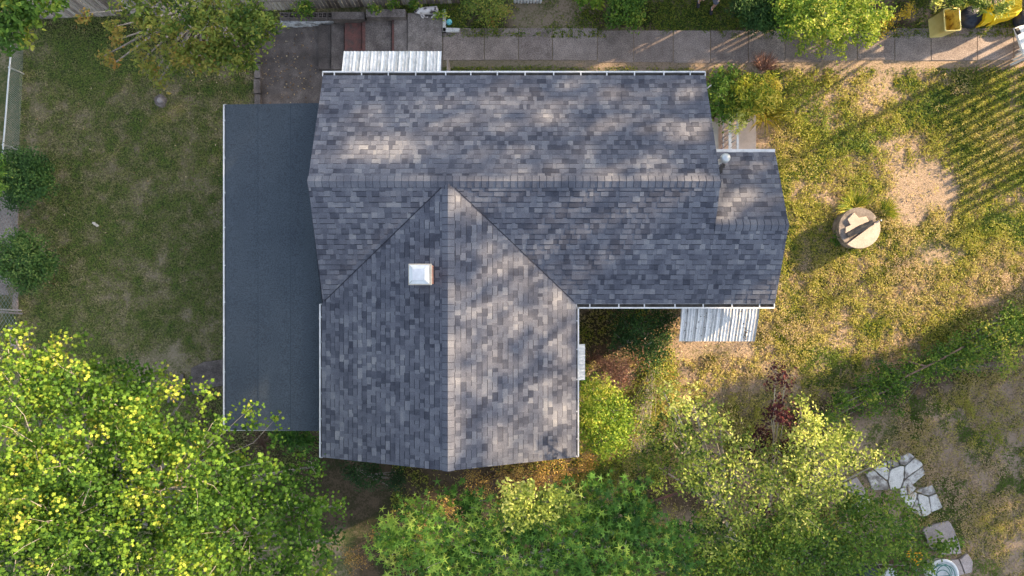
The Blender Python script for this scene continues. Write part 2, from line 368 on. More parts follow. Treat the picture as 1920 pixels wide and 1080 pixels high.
def fields(x, y):
    x = np.asarray(x, float); y = np.asarray(y, float)
    east = sst(-1, 3.5, x)
    n1 = vnoise(x, y, 1.5, 11, 4); n2 = vnoise(x, y, .42, 5, 3)
    n0 = vnoise(x, y, .16, 15, 2); g = np.where(x < -5, .64, .47) + (n1-.5)*np.where(x < -5, .55, 1.1) + (n2-.5)*1.0 + (n0-.5)*.7
    g = g + .35*smask(x, y, GREEN, .4)
    dirt = smask(x, y, DIRT, .35)*(.55+.9*(n2)); dark = smask(x, y, SHADE_DARK, .4)
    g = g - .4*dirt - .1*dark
    return np.clip(g, 0, 1), np.clip(dirt, 0, 1), np.clip(dark, 0, 1), east
gx = axis(-17.5, 18, .13, 320); gy = axis(-10.5, 11, .13, 320)
X, Y = np.meshgrid(gx, gy); g_, di_, da_, ea_ = fields(X, Y)
Z = gz(X, Y) + (vnoise(X, Y, .5, 21, 3)-.5)*.07*(1-.3*di_) + (vnoise(X, Y, 3, 22, 2)-.5)*.08
pth = smask(X, Y, [[(824, 58), (1960, 58), (1960, 136), (824, 136)]], .15); Z = Z*(1-pth)+.010*pth; g_ = g_*(1-.8*pth); da_ = da_*(1-pth)
Z = np.where((X < -6) & (X > -8.6) & (Y > 5.6) & (Y < 9.4), -.76, Z)
nv = X.size; nx = len(gx); ny = len(gy)
me = bpy.data.meshes.new('ground'); me.vertices.add(nv); me.vertices.foreach_set('co', np.stack([X, Y, Z], 2).ravel())
I = np.arange(nv).reshape(ny, nx); Q = np.stack([I[:-1, :-1], I[:-1, 1:], I[1:, 1:], I[1:, :-1]], 2).reshape(-1, 4)
me.loops.add(Q.size); me.loops.foreach_set('vertex_index', Q.ravel().astype(np.int32)); me.polygons.add(len(Q))
me.polygons.foreach_set('loop_start', np.arange(0, Q.size, 4, dtype=np.int32)); me.polygons.foreach_set('loop_total', np.full(len(Q), 4, np.int32)); me.update(calc_edges=True)
me.polygons.foreach_set('use_smooth', np.ones(len(Q), bool))
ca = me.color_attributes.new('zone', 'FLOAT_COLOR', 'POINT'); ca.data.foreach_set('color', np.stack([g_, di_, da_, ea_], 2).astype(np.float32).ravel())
def ground_mat():
    m, n, b = newmat('lawn and soil'); N = n.nodes.new; L = n.links.new
    at = N('ShaderNodeAttribute'); at.attribute_name = 'zone'; sp = N('ShaderNodeSeparateColor'); L(at.outputs['Color'], sp.inputs[0])
    tc = N('ShaderNodeTexCoord')
    def noise(s, d=4):
        q = N('ShaderNodeTexNoise'); q.inputs['Scale'].default_value = s; q.inputs['Detail'].default_value = d; q.inputs['Roughness'].default_value = .7; L(tc.outputs['Object'], q.inputs['Vector']); return q.outputs['Fac']
    def math_(op, a, b_, c=None):
        q = N('ShaderNodeMath'); q.operation = op
        for i, v in enumerate((a, b_, c)):
            if v is None: continue
            if isinstance(v, (int, float)): q.inputs[i].default_value = v
            else: L(v, q.inputs[i])
        return q.outputs[0]
    def ramp(f, cols):
        cr = N('ShaderNodeValToRGB'); el = cr.color_ramp.elements
        while len(el) < len(cols): el.new(.5)
        for e, (p, c) in zip(el, cols): e.position = p; e.color = (*c, 1)
        L(f, cr.inputs[0]); return cr.outputs[0]
    def mix(f, a, c):
        q = N('ShaderNodeMix'); q.data_type = 'RGBA'; L(f, q.inputs[0]); L(a, q.inputs[6]); L(c, q.inputs[7]); return q.outputs[2]
    nf = noise(14, 6); nf2 = noise(45, 3)
    f = math_('ADD', sp.outputs[0], math_('MULTIPLY', math_('SUBTRACT', nf, .5), 2.3)); f = math_('ADD', f, math_('MULTIPLY', math_('SUBTRACT', nf2, .5), 1.7))
    eastc = ramp(f, [(.08, (.34, .255, .19)), (.3, (.25, .195, .13)), (.5, (.155, .14, .06)), (.75, (.075, .10, .03)), (1, (.05, .075, .024))])
    westc = ramp(f, [(.08, (.25, .205, .145)), (.3, (.20, .17, .105)), (.5, (.14, .13, .065)), (.75, (.085, .098, .038)), (1, (.055, .08, .028))])
    c = mix(at.outputs['Alpha'], westc, eastc)
    shadec = ramp(f, [(.1, (.062, .038, .025)), (.6, (.03, .022, .015)), (1, (.024, .03, .012))])
    c = mix(math_('MULTIPLY', sp.outputs[2], .8), c, shadec)
    L(c, b.inputs['Base Color']); b.inputs['Roughness'].default_value = 1; b.inputs['Specular IOR Level'].default_value = .1
    bp = N('ShaderNodeBump'); bp.inputs['Strength'].default_value = .8; bp.inputs['Distance'].default_value = .05
    L(math_('ADD', nf, nf2), bp.inputs['Height']); L(bp.outputs[0], b.inputs['Normal'])
    return m
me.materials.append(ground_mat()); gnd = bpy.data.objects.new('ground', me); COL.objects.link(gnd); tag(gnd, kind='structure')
def zg(x, y): return gz(x, y) + (vnoise(x, y, .5, 21, 3)-.5)*.05 + (vnoise(x, y, 3, 22, 2)-.5)*.08

# ------------------------------------------------------------------ grass and weeds (nobody could count them)
HOUSE = [[(420, 196), (605, 196), (605, 805), (420, 805)], [(600, 145), (1325, 145), (1325, 565), (600, 565)], [(600, 500), (1080, 500), (1080, 855), (600, 855)], [(1325, 290), (1450, 290), (1450, 566), (1325, 566)]]
PAVED = [[(826, 69), (1100, 70), (1300, 74), (1960, 68), (1960, 126), (1400, 130), (1000, 125), (826, 127)], [(486, 40), (830, 40), (830, 200), (486, 200)], [(1336, 215), (1418, 215), (1418, 292), (1336, 292)], [(1612, 908), (1620, 886), (1700, 848), (1714, 860), (1732, 884), (1715, 900), (1690, 910), (1640, 918)], [(1696, 935), (1745, 909), (1768, 950), (1740, 966), (1705, 954)], [(1728, 988), (1776, 974), (1802, 1036), (1745, 1028)], [(1774, 1048), (1814, 1034), (1824, 1070), (1780, 1068)], [(1576, 906), (1606, 892), (1624, 922), (1590, 922)], [(355, 690), (420, 670), (420, 725), (365, 740)]]
M['grass_west'] = leafmat('shaded lawn grass', [(0, (.40, .34, .21)), (.35, (.29, .28, .125)), (.6, (.18, .22, .06)), (1, (.15, .24, .055))], .3, .7)
M['grass_east'] = leafmat('sunny weeds', [(0, (.42, .32, .22)), (.25, (.40, .34, .13)), (.5, (.30, .30, .05)), (.75, (.15, .21, .035)), (1, (.05, .11, .025))], .35, .6)
def scatter(n, x0, x1, y0, y1, avoid=True):
    x = rng.uniform(x0, x1, n); y = rng.uniform(y0, y1, n); g, di, da, ea = fields(x, y)
    k = rng.uniform(0, 1, n) < np.clip(.12+1.15*g-.6*di-.35*da, .04, 1)
    if avoid: k &= smask(x, y, PAVED, .05) < rng.uniform(.2, 1, n)
    k &= smask(x, y, HOUSE, .1) < .5
    return x[k], y[k], g[k], di[k], da[k]
x, y, g, di, da = scatter(230000, -16.6, -6.5, -6.5, 10)
k = (x < -5) ; x, y, g = x[k], y[k], g[k]
leaves('grass', np.stack([x, y, zg(x, y)+.02], 1), rn(len(x), .55, .7), rng.uniform(.04, .10, len(x)), .10+.58*g+(vnoise(x, y, .3, 71, 3)-.5)*.6+rng.normal(0, .14, len(x)), 'slim', M['grass_west'])
tag(bpy.data.objects['grass'], 'short shaded lawn grass in the left yard', 'grass', kind='stuff')
x, y, g, di, da = scatter(420000, -4, 17.8, -10, 10.4)
t = .14+.62*g+(vnoise(x, y, 1.2, 31, 3)-.5)*.8+rng.normal(0, .13, len(x))
north = (y > 7.0); t = np.where(north, .75+rng.normal(0, .15, len(x)), t); gold = .24*sst(2.6, .3, y)*sst(4, 6, x); t = t-gold; lr = sst(-2.2, -3.2, y+.45*(x-12))*sst(8, 10, x); bi = vnoise(x, y, .9, 77, 3); t = t*(1-lr)+lr*(np.where(bi > .5, .86, .5-.6*rng.uniform(0, 1, len(x))))
z = zg(x, y)+.02+.05*vnoise(x, y, .22, 33, 2)*(g > .4)
o = leaves('grass', np.stack([x, y, z], 1), rn(len(x), .6, .6), rng.uniform(.05, .13, len(x)), t, 'slim', M['grass_east'])
tag(o, 'dry yellow green weeds and grass around the right and front yard', 'grass', kind='stuff')
# clumps of taller weeds that catch the low sun
cx, cy, cg, cd, cda = scatter(11000, 3.6, 17.8, -8, 7.2); kk = (vnoise(cx, cy, 1.3, 41, 3) > .36); cx, cy = cx[kk], cy[kk]
idx = np.repeat(np.arange(len(cx)), 20); ox = cx[idx]+rng.normal(0, .07, len(idx)); oy = cy[idx]+rng.normal(0, .07, len(idx))
kk = rng.uniform(0, 1, len(cx)) > .75*sst(-2.2, -3.2, cy+.45*(cx-12))*sst(8, 10, cx)
tt = .50+(vnoise(cx, cy, 1.6, 43, 3)-.5)*1.1-.22*sst(2.6, .3, cy)*sst(4, 6, cx)
o = leaves('weeds', np.stack([ox, oy, zg(ox, oy)+rng.uniform(.02, .17, len(idx))], 1), rn(len(idx), .8, .6), rng.uniform(.03, .062, len(idx)), tt[idx]+rng.normal(0, .1, len(idx)), 'quad', M['grass_east'])
tag(o, 'low leafy weed clumps scattered over the dry right yard', 'weeds', kind='stuff')
# fallen leaves
def litter(n, pxc, pyc, sx, sy):
    a = rng.normal(pxc, sx, n); b = rng.normal(pyc, sy, n); return a, b
A_, B_ = [], []
for q in [(110, 420, 130, 40, 26), (260, 300, 300, 170, 130), (160, 540, 130, 40, 40), (50, 1050, 930, 120, 40), (60, 1370, 655, 60, 12), (160, 1180, 690, 40, 20), (50, 90, 380, 25, 60), (60, 95, 500, 16, 30), (12, 560, 140, 40, 30), (60, 1750, 600, 200, 150)]:
    a, b = litter(*q); A_.append(a); B_.append(b)
A_ = np.concatenate(A_); B_ = np.concatenate(B_); pp = np.array([P(a, b) for a, b in zip(A_, B_)])
kk = smask(pp[:, 0], pp[:, 1], HOUSE, .05) < .4; pp = pp[kk]
pv = smask(pp[:, 0], pp[:, 1], PAVED, .05) > .5; pp[:, 2] = np.where(pv, gz(pp[:, 0], pp[:, 1])+.03, zg(pp[:, 0], pp[:, 1])+.05)
o = leaves('fallen_leaves', pp, rn(len(pp), 1, .3), rng.uniform(.03, .075, len(pp)), rng.uniform(0, .9, len(pp)), 'oval', M['leafdead'])
tag(o, 'dry tan fallen leaves scattered over lawn and patio', 'fallen leaves', kind='stuff')

# ------------------------------------------------------------------ paving
mb = MB(); yN = lambda px: P(px, 70).y; pt = P(830, 132).y
edges = [830, 908, 972, 1036, 1120, 1188, 1262, 1332, 1403, 1471, 1540, 1607, 1677, 1745, 1832, 1900, 1975]
for i in range(len(edges)-1):
    a, b = P(edges[i], 70), P(edges[i+1], 70); g = .012
    top = 68+ (4 if 3 < i < 12 else 0) - (1 if i > 12 else 0); bot = 128+(2 if 3 < i < 10 else -2)+rng.uniform(-1, 1)
    poly = [(a.x+g, P(0, bot).y), (b.x-g, P(0, bot).y), (b.x-g, P(0, top).y), (a.x+g, P(0, top).y)]
    mb.prism(poly, -.08, .024+rng.uniform(-.004, .006), rng.uniform(.2, .8), 0, .006)
tag(mb.build('path', M['concrete']), kind='structure')
mb = MB()
zc = -.7; a = P(488, 44, zc); b = P(612, 200, zc)
for i in range(1):
    mb.box(a.x, b.x, b.y-.6, a.y, zc-.15, zc+.01, .4+.1*i, 0)
mb.box(b.x, b.x+5, P(0, 150, zc).y-.3, P(0, 126, zc).y, zc-.15, zc-.02, .4)
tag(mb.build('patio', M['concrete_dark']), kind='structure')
# garden steps climbing from the patio to the path
st = thing('garden_steps', P(700, 90), 'worn grey and dull red concrete steps rising beside the large white awning', 'steps')
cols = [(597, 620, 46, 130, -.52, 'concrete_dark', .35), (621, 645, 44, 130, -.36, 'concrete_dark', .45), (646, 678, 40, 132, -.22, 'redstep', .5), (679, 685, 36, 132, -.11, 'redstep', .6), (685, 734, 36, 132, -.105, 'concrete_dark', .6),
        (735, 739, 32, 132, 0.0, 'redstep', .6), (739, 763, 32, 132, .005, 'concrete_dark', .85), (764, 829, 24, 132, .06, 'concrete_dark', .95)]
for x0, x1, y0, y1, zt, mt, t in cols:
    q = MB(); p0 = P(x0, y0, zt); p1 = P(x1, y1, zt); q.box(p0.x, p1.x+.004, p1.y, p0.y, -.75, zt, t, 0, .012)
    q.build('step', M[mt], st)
# ledge, block edging and low wall
def boxthing(name, px0, py0, px1, py1, z0, z1, m, label, cat, bev=.015, t=.5):
    q = MB(); a = P(px0, py0, z1); b = P(px1, py1, z1); q.box(a.x, b.x, b.y, a.y, z0, z1, t, 0, bev)
    o = q.build(name, M[m]); tag(o, label, cat); return o
q = MB()
for i in range(14):
    a = P(525+i*9.3, 44+rng.uniform(-1, 1)-i*.25, -.35); b = P(525+(i+1)*9.3, 35+rng.uniform(-1, 1)-i*.25, -.35)
    q.box(a.x, b.x, a.y, b.y, -.72, -.35+rng.uniform(-.015, .015), .5, 0, .02)
tag(q.build('retaining_ledge', M['ledge']), 'flaking white painted ledge behind the lower patio', 'ledge')
t_ = thing('block_wall', P(590, 30), 'low row of decorative openwork blocks above the white ledge', 'block wall')
for i in range(9):
    q = MB(); a = P(524+i*18, 23, -.1); b = P(541+i*18, 34, -.1); zt = -.1
    wdt = b.x-a.x; hgt = a.y-b.y
    for (u0, u1, v0, v1) in ((0, 1, 0, .16), (0, 1, .84, 1), (0, .1, .16, .84), (.9, 1, .16, .84), (.45, .55, .16, .84), (.2, .35, .4, .6), (.65, .8, .4, .6)):
        q.box(a.x+u0*wdt, a.x+u1*wdt, b.y+v0*hgt, b.y+v1*hgt, -.6, zt, .5)
    q.build('block', M['concrete_dark'], t_)
boxthing('concrete_ledge', 686, 17, 760, 32, -.3, .25, 'concrete_dark', 'grey concrete ledge behind the middle steps', 'ledge', t=.7)
boxthing('concrete_ledge', 622, 22, 684, 36, -.6, .1, 'concrete_dark', 'short dark concrete ledge behind the lowest steps', 'ledge', t=.4)
q = MB()
for i in range(5): a = P(475+rng.uniform(-1, 1), 60+i*29, -.5); b = P(487, 60+i*29+27, -.5); q.box(a.x, b.x, b.y, a.y, -.8, -.55, rng.uniform(.3, .9), 0, .02)
tag(q.build('stone_edging', M['concrete_dark']), 'narrow line of grey stone edging between left lawn and patio', 'edging')
q = MB()
for pl in [[(830, 52), (862, 53), (861, 60), (830, 60)], [(830, 18), (836, 18), (836, 60), (830, 60)]]:
    q.prism([tuple(P(*p, .12)[:2]) for p in pl][::-1], -.05, .14, .8, 0, .01)
tag(q.build('kerb_stone', M['limepath']), 'pale kerb stone corner beside the turquoise toy', 'kerb')
for i, (pl, lb) in enumerate([([(360, 690), (383, 678), (422, 673), (422, 722), (395, 727), (370, 741), (357, 735)], 'dark pebbled concrete slab beside the low flat roof'),
                  ([(322, 712), (345, 700), (350, 735), (345, 752), (315, 755)], 'smaller grey slab partly under the big left tree')]):
    q = MB(); q.prism([tuple(P(*p)[:2]) for p in pl][::-1], -.8, -.63+i*.01, .35, 0, .015); tag(q.build('concrete_slab', M['concrete_dark']), lb, 'slab')
boxthing('side_path', -60, 300, 34, 660, -.9, -.68, 'concrete', 'plain grey concrete walkway beyond the chain link fence', 'path')
bpy.data.objects['side_path']['kind'] = 'structure'; del bpy.data.objects['side_path']['category']; del bpy.data.objects['side_path']['label']

# flagstones at lower right
ST = [('rough grey broken concrete bed under the whitish flagstones', 'slabgrey', [[(1606, 908), (1618, 884), (1664, 862), (1704, 847), (1728, 868), (1736, 890), (1712, 912), (1690, 916), (1640, 921)]]), ('rough grey bed under the square split flagstone', 'slabgrey', [[(1688, 930), (1716, 912), (1748, 906), (1770, 952), (1728, 970), (1700, 957)]]),
      ("largest whitish flagstone at the bend of the stone path", 'limepath', [[(1612, 905), (1620, 888), (1650, 868), (1664, 870), (1660, 882), (1645, 884)], [(1664, 866), (1690, 850), (1704, 851), (1712, 864), (1722, 880), (1706, 882), (1668, 880)], [(1725, 868), (1730, 888), (1716, 898), (1706, 900), (1712, 884), (1722, 882)], [(1668, 886), (1704, 885), (1702, 896), (1690, 908), (1679, 904)], [(1622, 892), (1664, 886), (1672, 896), (1666, 912), (1636, 916), (1620, 908)]]),
      ("small rough pale flagstone between two larger ones", 'limepath', [[(1688, 914), (1700, 908), (1712, 912), (1706, 924), (1700, 932), (1690, 930)]]),
      ("square white flagstone split in three pieces", 'limepath', [[(1722, 920), (1744, 911), (1754, 930), (1722, 944)], [(1722, 946), (1755, 932), (1765, 950), (1742, 964), (1724, 958)], [(1696, 938), (1718, 931), (1720, 945), (1704, 952), (1698, 948)]]),
      ("pinkish grey pebbled slab nearest the right lawn", 'slabgrey', [[(1728, 990), (1744, 984), (1776, 976), (1786, 990), (1796, 1020), (1800, 1034), (1762, 1036), (1742, 1024)]]),
      ("lowest grey slab of the stone path", 'slabgrey', [[(1774, 1050), (1800, 1046), (1812, 1036), (1820, 1050), (1820, 1070), (1800, 1074), (1776, 1064)]]),
      ("grey slab with a raised light edge by the bright tree", 'slabgrey', [[(1578, 908), (1604, 893), (1622, 918), (1618, 926), (1590, 920)]]),
      ("narrow flagstone half hidden by the green shrubs", 'limepath', [[(1610, 945), (1625, 928), (1628, 938), (1612, 960), (1600, 968)]])]
def vclip(poly, a, b, c):
    out = []
    for i in range(len(poly)):
        p, q = poly[i], poly[(i+1) % len(poly)]; dp = a*p[0]+b*p[1]+c; dq = a*q[0]+b*q[1]+c
        if dp >= 0: out.append(p)
        if (dp > 0 > dq) or (dp < 0 < dq): t = dp/(dp-dq); out.append((p[0]+(q[0]-p[0])*t, p[1]+(q[1]-p[1])*t))
    return out
def crazy(region, n, m, root, gap=.018, z=.07):
    pts = [P(*p) for p in region]; pts = [(p.x, p.y) for p in pts]; ar = sum(pts[i][0]*pts[(i+1) % len(pts)][1]-pts[(i+1) % len(pts)][0]*pts[i][1] for i in range(len(pts)))
    if ar < 0: pts = pts[::-1]
    A = np.array(pts); lo, hi = A.min(0), A.max(0); seeds = []
    while len(seeds) < n:
        c = rng.uniform(lo, hi)
        if all(((A[(i+1) % len(A)]-A[i])[0]*(c-A[i])[1]-(A[(i+1) % len(A)]-A[i])[1]*(c-A[i])[0]) > -.01 for i in range(len(A))) and all(np.hypot(*(c-s_)) > .16 for s_ in seeds): seeds.append(c)
        elif rng.random() < .002: break
    for i, a in enumerate(seeds):
        poly = list(pts)
        for k, b in enumerate(seeds):
            if k == i: continue
            d = a-b; L = np.hypot(*d); d = d/L; mid = (a+b)/2+d*gap; poly = vclip(poly, d[0], d[1], -(d[0]*mid[0]+d[1]*mid[1]))
            if len(poly) < 3: break
        if len(poly) < 3: continue
        # roughen the outline
        out = []
        for k in range(len(poly)):
            p, q2 = np.array(poly[k]), np.array(poly[(k+1) % len(poly)]); L = np.hypot(*(q2-p)); nn = max(1, int(L/.09))
            for t in range(nn): e = p+(q2-p)*t/nn; out.append(tuple(e+rng.uniform(-.012, .012, 2) if t else e*.97+a*.03))
        q = MB(); q.prism(out, -.06, z+rng.uniform(-.015, .015), rng.uniform(.1, .95), 0, .012); q.build('stone', M[m], root)
for lb, m, nst, region in [('curved run of tightly fitted whitish broken flagstones at the bend of the path', 'limepath', 9, [(1622, 888), (1664, 862), (1704, 848), (1728, 868), (1733, 888), (1706, 910), (1672, 918), (1634, 918)]),
        ('square whitish flagstones split by weedy cracks below the bend', 'limepath', 5, [(1694, 934), (1722, 916), (1746, 908), (1766, 950), (1728, 968), (1702, 955)]),
        ('small rough stones joining the bend to the square flagstones', 'limepath', 3, [(1686, 916), (1708, 908), (1716, 914), (1700, 932), (1688, 932)]),
        ('grey slab with a raised light edge by the bright tree', 'slabgrey', 1, [(1578, 908), (1604, 893), (1622, 918), (1618, 928), (1590, 922)]),
        ('narrow pale stones half hidden by the green shrubs', 'limepath', 2, [(1612, 930), (1626, 928), (1630, 942), (1612, 962), (1598, 968)]),
        ('pinkish grey pebbled slab nearest the right lawn', 'slabgrey', 1, [(1728, 990), (1744, 983), (1776, 975), (1787, 992), (1797, 1022), (1800, 1036), (1762, 1038), (1742, 1026)]),
        ('lowest grey slab of the stone path', 'slabgrey', 2, [(1768, 1052), (1800, 1046), (1812, 1036), (1822, 1052), (1820, 1072), (1796, 1078), (1772, 1068)])]:
    c_ = P(*region[0]); rt = thing('flagstone_paving' if nst > 1 else 'stone_slab', (c_.x, c_.y, 0), lb, 'flagstones' if nst > 1 else 'slab', 'stones of the broken path')
    crazy(region, nst, m, rt)

# ------------------------------------------------------------------ house
EZ = 3.0; RZ = 4.47
def E(px, py, z=EZ): return P(px, py, z)
XW, XE, YN, YR_, YS = E(606, 0).x, E(1322, 0).x, E(0, 142).y, E(0, 355).y, E(0, 569).y
XX, YX = E(1453, 0).x, E(0, 286).y            # east end and north eave of the lower wing
GW, GE, GR, GS = E(604, 0).x, E(1080, 0).x, E(849, 0).x, E(0, 857).y
PITCH = (RZ-EZ)/(YR_-YS)
YXR = (YX+YS)/2; ZXR = EZ+PITCH*(YXR-YS)
house = thing('house', (0, 0, 0), 'single storey house with grey blue patchwork shingle gables and white gutters', 'house')
# walls (with gables)
ins = .38; q = MB()
x0, x1, yn, ys = XW+.25, XE-.25, YN-ins, YS+ins
def zN(y): return EZ+PITCH*(YN-y)*(RZ-EZ)/((YN-YR_)*PITCH)-.15
def zS(y): return EZ+PITCH*(y-YS)-.12
q.face([(x0, yn, -.9), (x0, ys, -.9), (x0, ys, zS(ys)), (x0, YR_, RZ-.12), (x0, yn, zN(yn))])
q.face([(x1, ys, -.2), (x1, yn, -.2), (x1, yn, zN(yn)), (x1, YR_, RZ-.12), (x1, ys, zS(ys))])
q.face([(x1, yn, -.9), (x0, yn, -.9), (x0, yn, zN(yn)), (x1, yn, zN(yn))])
q.face([(x0, ys, -.9), (XX-.25, ys, -.9), (XX-.25, ys, zS(ys)), (x0, ys, zS(ys))])
xe2 = XX-.25; yx2 = YX-ins
q.face([(xe2, ys, -.2), (xe2, yx2, -.2), (xe2, yx2, EZ+PITCH*ins-.12), (xe2, YXR, ZXR-.12), (xe2, ys, zS(ys))])
q.face([(xe2, yx2, -.2), (x1, yx2, -.2), (x1, yx2, EZ+PITCH*ins-.12), (xe2, yx2, EZ+PITCH*ins-.12)])
g0, g1, gs = GW+ins, GE-ins, GS+.25
pw = (RZ-EZ)/(GR-GW); pe = (RZ-EZ)/(GE-GR)
q.face([(g0, gs, -.9), (g1, gs, -.9), (g1, gs, EZ+pe*ins-.12), (GR, gs, RZ-.12), (g0, gs, EZ+pw*ins-.12)])
q.face([(g0, ys, -.9), (g0, gs, -.9), (g0, gs, EZ+pw*ins-.12), (g0, ys, EZ+pw*ins-.12)])
q.face([(g1, gs, -.9), (g1, ys, -.9), (g1, ys, EZ+pe*ins-.12), (g1, gs, EZ+pe*ins-.12)])
q.build('wall', M['siding'], house)
def window(x, y, nx_, ny_, zb, wd=.95, ht=1.2):
    """window on a wall whose outward normal is (nx,ny)"""
    tx, ty = -ny_, nx_; f = MB(); p = MB()
    def B(qb, u0, u1, v0, v1, d0, d1):
        c = [(x+tx*u0+nx_*d0, y+ty*u0+ny_*d0), (x+tx*u1+nx_*d0, y+ty*u1+ny_*d0), (x+tx*u1+nx_*d1, y+ty*u1+ny_*d1), (x+tx*u0+nx_*d1, y+ty*u0+ny_*d1)]
        xs = [a[0] for a in c]; yy = [a[1] for a in c]; qb.box(min(xs), max(xs), min(yy), max(yy), v0, v1)
    h = wd/2
    B(f, -h, h, zb-.06, zb, .0, .07); B(f, -h, h, zb+ht, zb+ht+.06, 0, .05); B(f, -h, -h+.06, zb, zb+ht, 0, .05); B(f, h-.06, h, zb, zb+ht, 0, .05); B(f, -h+.06, h-.06, zb+ht/2-.02, zb+ht/2+.02, 0, .045)
    B(p, -h+.06, h-.06, zb+.003, zb+ht-.003, .004, .02)
    o = f.build('window', M['white'], house); p.build('pane', M['glass'], o)
window(E(941, 0).x, yn, 0, 1, 1.0); window(E(1165, 0).x, yn, 0, 1, 1.0)
window(g1, E(0, 678).y, 1, 0, .9, 1.0); window(E(1343, 0).x, ys, 0, -1, .9, 1.3)
window(GR-1.4, gs, 0, -1, .9); window(GR+1.4, gs, 0, -1, .9); window(xe2, YXR, 1, 0, .9); window(E(700, 0).x, yn, 0, 1, .5)

# shingles
def clip(poly, a, b, c):
    """keep a*u+b*w+c >= 0"""
    out = []
    for i in range(len(poly)):
        p, q = poly[i], poly[(i+1) % len(poly)]; dp = a*p[0]+b*p[1]+c; dq = a*q[0]+b*q[1]+c
        if dp >= 0: out.append(p)
        if (dp > 0 > dq) or (dp < 0 < dq):
            t = dp/(dp-dq); out.append(tuple(p[k]+(q[k]-p[k])*t for k in range(len(p))))
    return out
def half(poly):
    c = np.mean(poly, axis=0); hs = []
    for i in range(len(poly)):
        p, q = poly[i], poly[(i+1) % len(poly)]; a = -(q[1]-p[1]); b = q[0]-p[0]; cc = -(a*p[0]+b*p[1])
        if a*c[0]+b*c[1]+cc < 0: a, b, cc = -a, -b, -cc
        hs.append((a, b, cc))
    return hs
def slope(mb, pts, eave_dir, up_dir, expo=.15):
    """pts: 3-D corners of one flat convex slope; eave_dir, up_dir unit vectors in it"""
    u = Vector(eave_dir).normalized(); w_ = Vector(up_dir).normalized(); o = Vector(pts[0]); n = u.cross(w_)
    if n.z < 0: n = -n
    q = [((Vector(p)-o).dot(u), (Vector(p)-o).dot(w_)) for p in pts]; hs = half(q)
    us = [a[0] for a in q]; ws = [a[1] for a in q]
    def emit(poly, t, m):
        for h in hs:
            poly = clip(poly, *h)
            if len(poly) < 3: return
        P3 = [o+u*p[0]+w_*p[1]+n*p[2] for p in poly]
        nn = (P3[1]-P3[0]).cross(P3[2]-P3[1])
        if nn.z < 0: P3 = P3[::-1]
        mb.face(P3, t, m)
    r = math.floor(min(ws)/expo)
    while r*expo < max(ws):
        w0 = r*expo; w1 = w0+expo; x = min(us)-rng.uniform(0, .3); raised = rng.random() < .5
        base = rng.normal(0, .035)
        while x < max(us):
            L = rng.uniform(.10, .25) if raised else rng.uniform(.09, .21); L = round(L/.05)*.05+rng.uniform(-.006, .006)
            k = rng.random(); t = (rng.uniform(.09, .26) if k < .17 else rng.uniform(.36, .60) if k < .72 else rng.uniform(.60, .90))
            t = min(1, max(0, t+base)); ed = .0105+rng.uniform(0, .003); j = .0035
            if raised:
                lo = .020
                emit([(x, w0, lo), (x+L, w0, lo), (x+L, w1+.01, .008), (x, w1+.01, .008)], t, 0)
                emit([(x, w0-ed*1.6, .0135), (x+L, w0-ed*1.6, .0135), (x+L, w0, lo-.0005), (x, w0, lo-.0005)], .3, 1)  # dark cut edge, widened to paint the shadow line under a raised tab
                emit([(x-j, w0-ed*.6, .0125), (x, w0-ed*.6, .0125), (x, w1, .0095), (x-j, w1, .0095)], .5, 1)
            else:
                emit([(x, w0, .012), (x+L, w0, .012), (x+L, w1+.01, .004), (x, w1+.01, .004)], t, 0)
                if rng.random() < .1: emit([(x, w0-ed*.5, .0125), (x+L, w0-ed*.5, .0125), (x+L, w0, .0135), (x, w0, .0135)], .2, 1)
            x += L
            if rng.random() < .72: raised = not raised
        r += 1
mb = MB()
cN = Vector((0, YR_-YN, RZ-EZ)); cS = Vector((0, YR_-YS, RZ-EZ)); cGW = Vector((GR-GW, 0, RZ-EZ)); cGE = Vector((GR-GE, 0, RZ-EZ)); cX = Vector((0, YXR-YX, ZXR-EZ))
slope(mb, [(XW, YN, EZ), (XE, YN, EZ), (XE, YR_, RZ), (XW, YR_, RZ)], (1, 0, 0), cN)
slope(mb, [(XW, YS, EZ), (GW, YS, EZ), (GR, YR_, RZ), (XW, YR_, RZ)], (1, 0, 0), cS)
slope(mb, [(GE, YS, EZ), (XE, YS, EZ), (XE, YR_, RZ), (GR, YR_, RZ)], (1, 0, 0), cS)
slope(mb, [(XE, YS, EZ), (XX, YS, EZ), (XX, YXR, ZXR), (XE, YXR, ZXR)], (1, 0, 0), cS)
slope(mb, [(XE-.35, YX, EZ), (XX, YX, EZ), (XX, YXR, ZXR), (XE-.35, YXR, ZXR)], (1, 0, 0), cX)
slope(mb, [(GW, GS, EZ), (GW, YS, EZ), (GR, YR_, RZ), (GR, GS, RZ)], (0, 1, 0), cGW)
slope(mb, [(GE, GS, EZ), (GE, YS, EZ), (GR, YR_, RZ), (GR, GS, RZ)], (0, 1, 0), cGE)
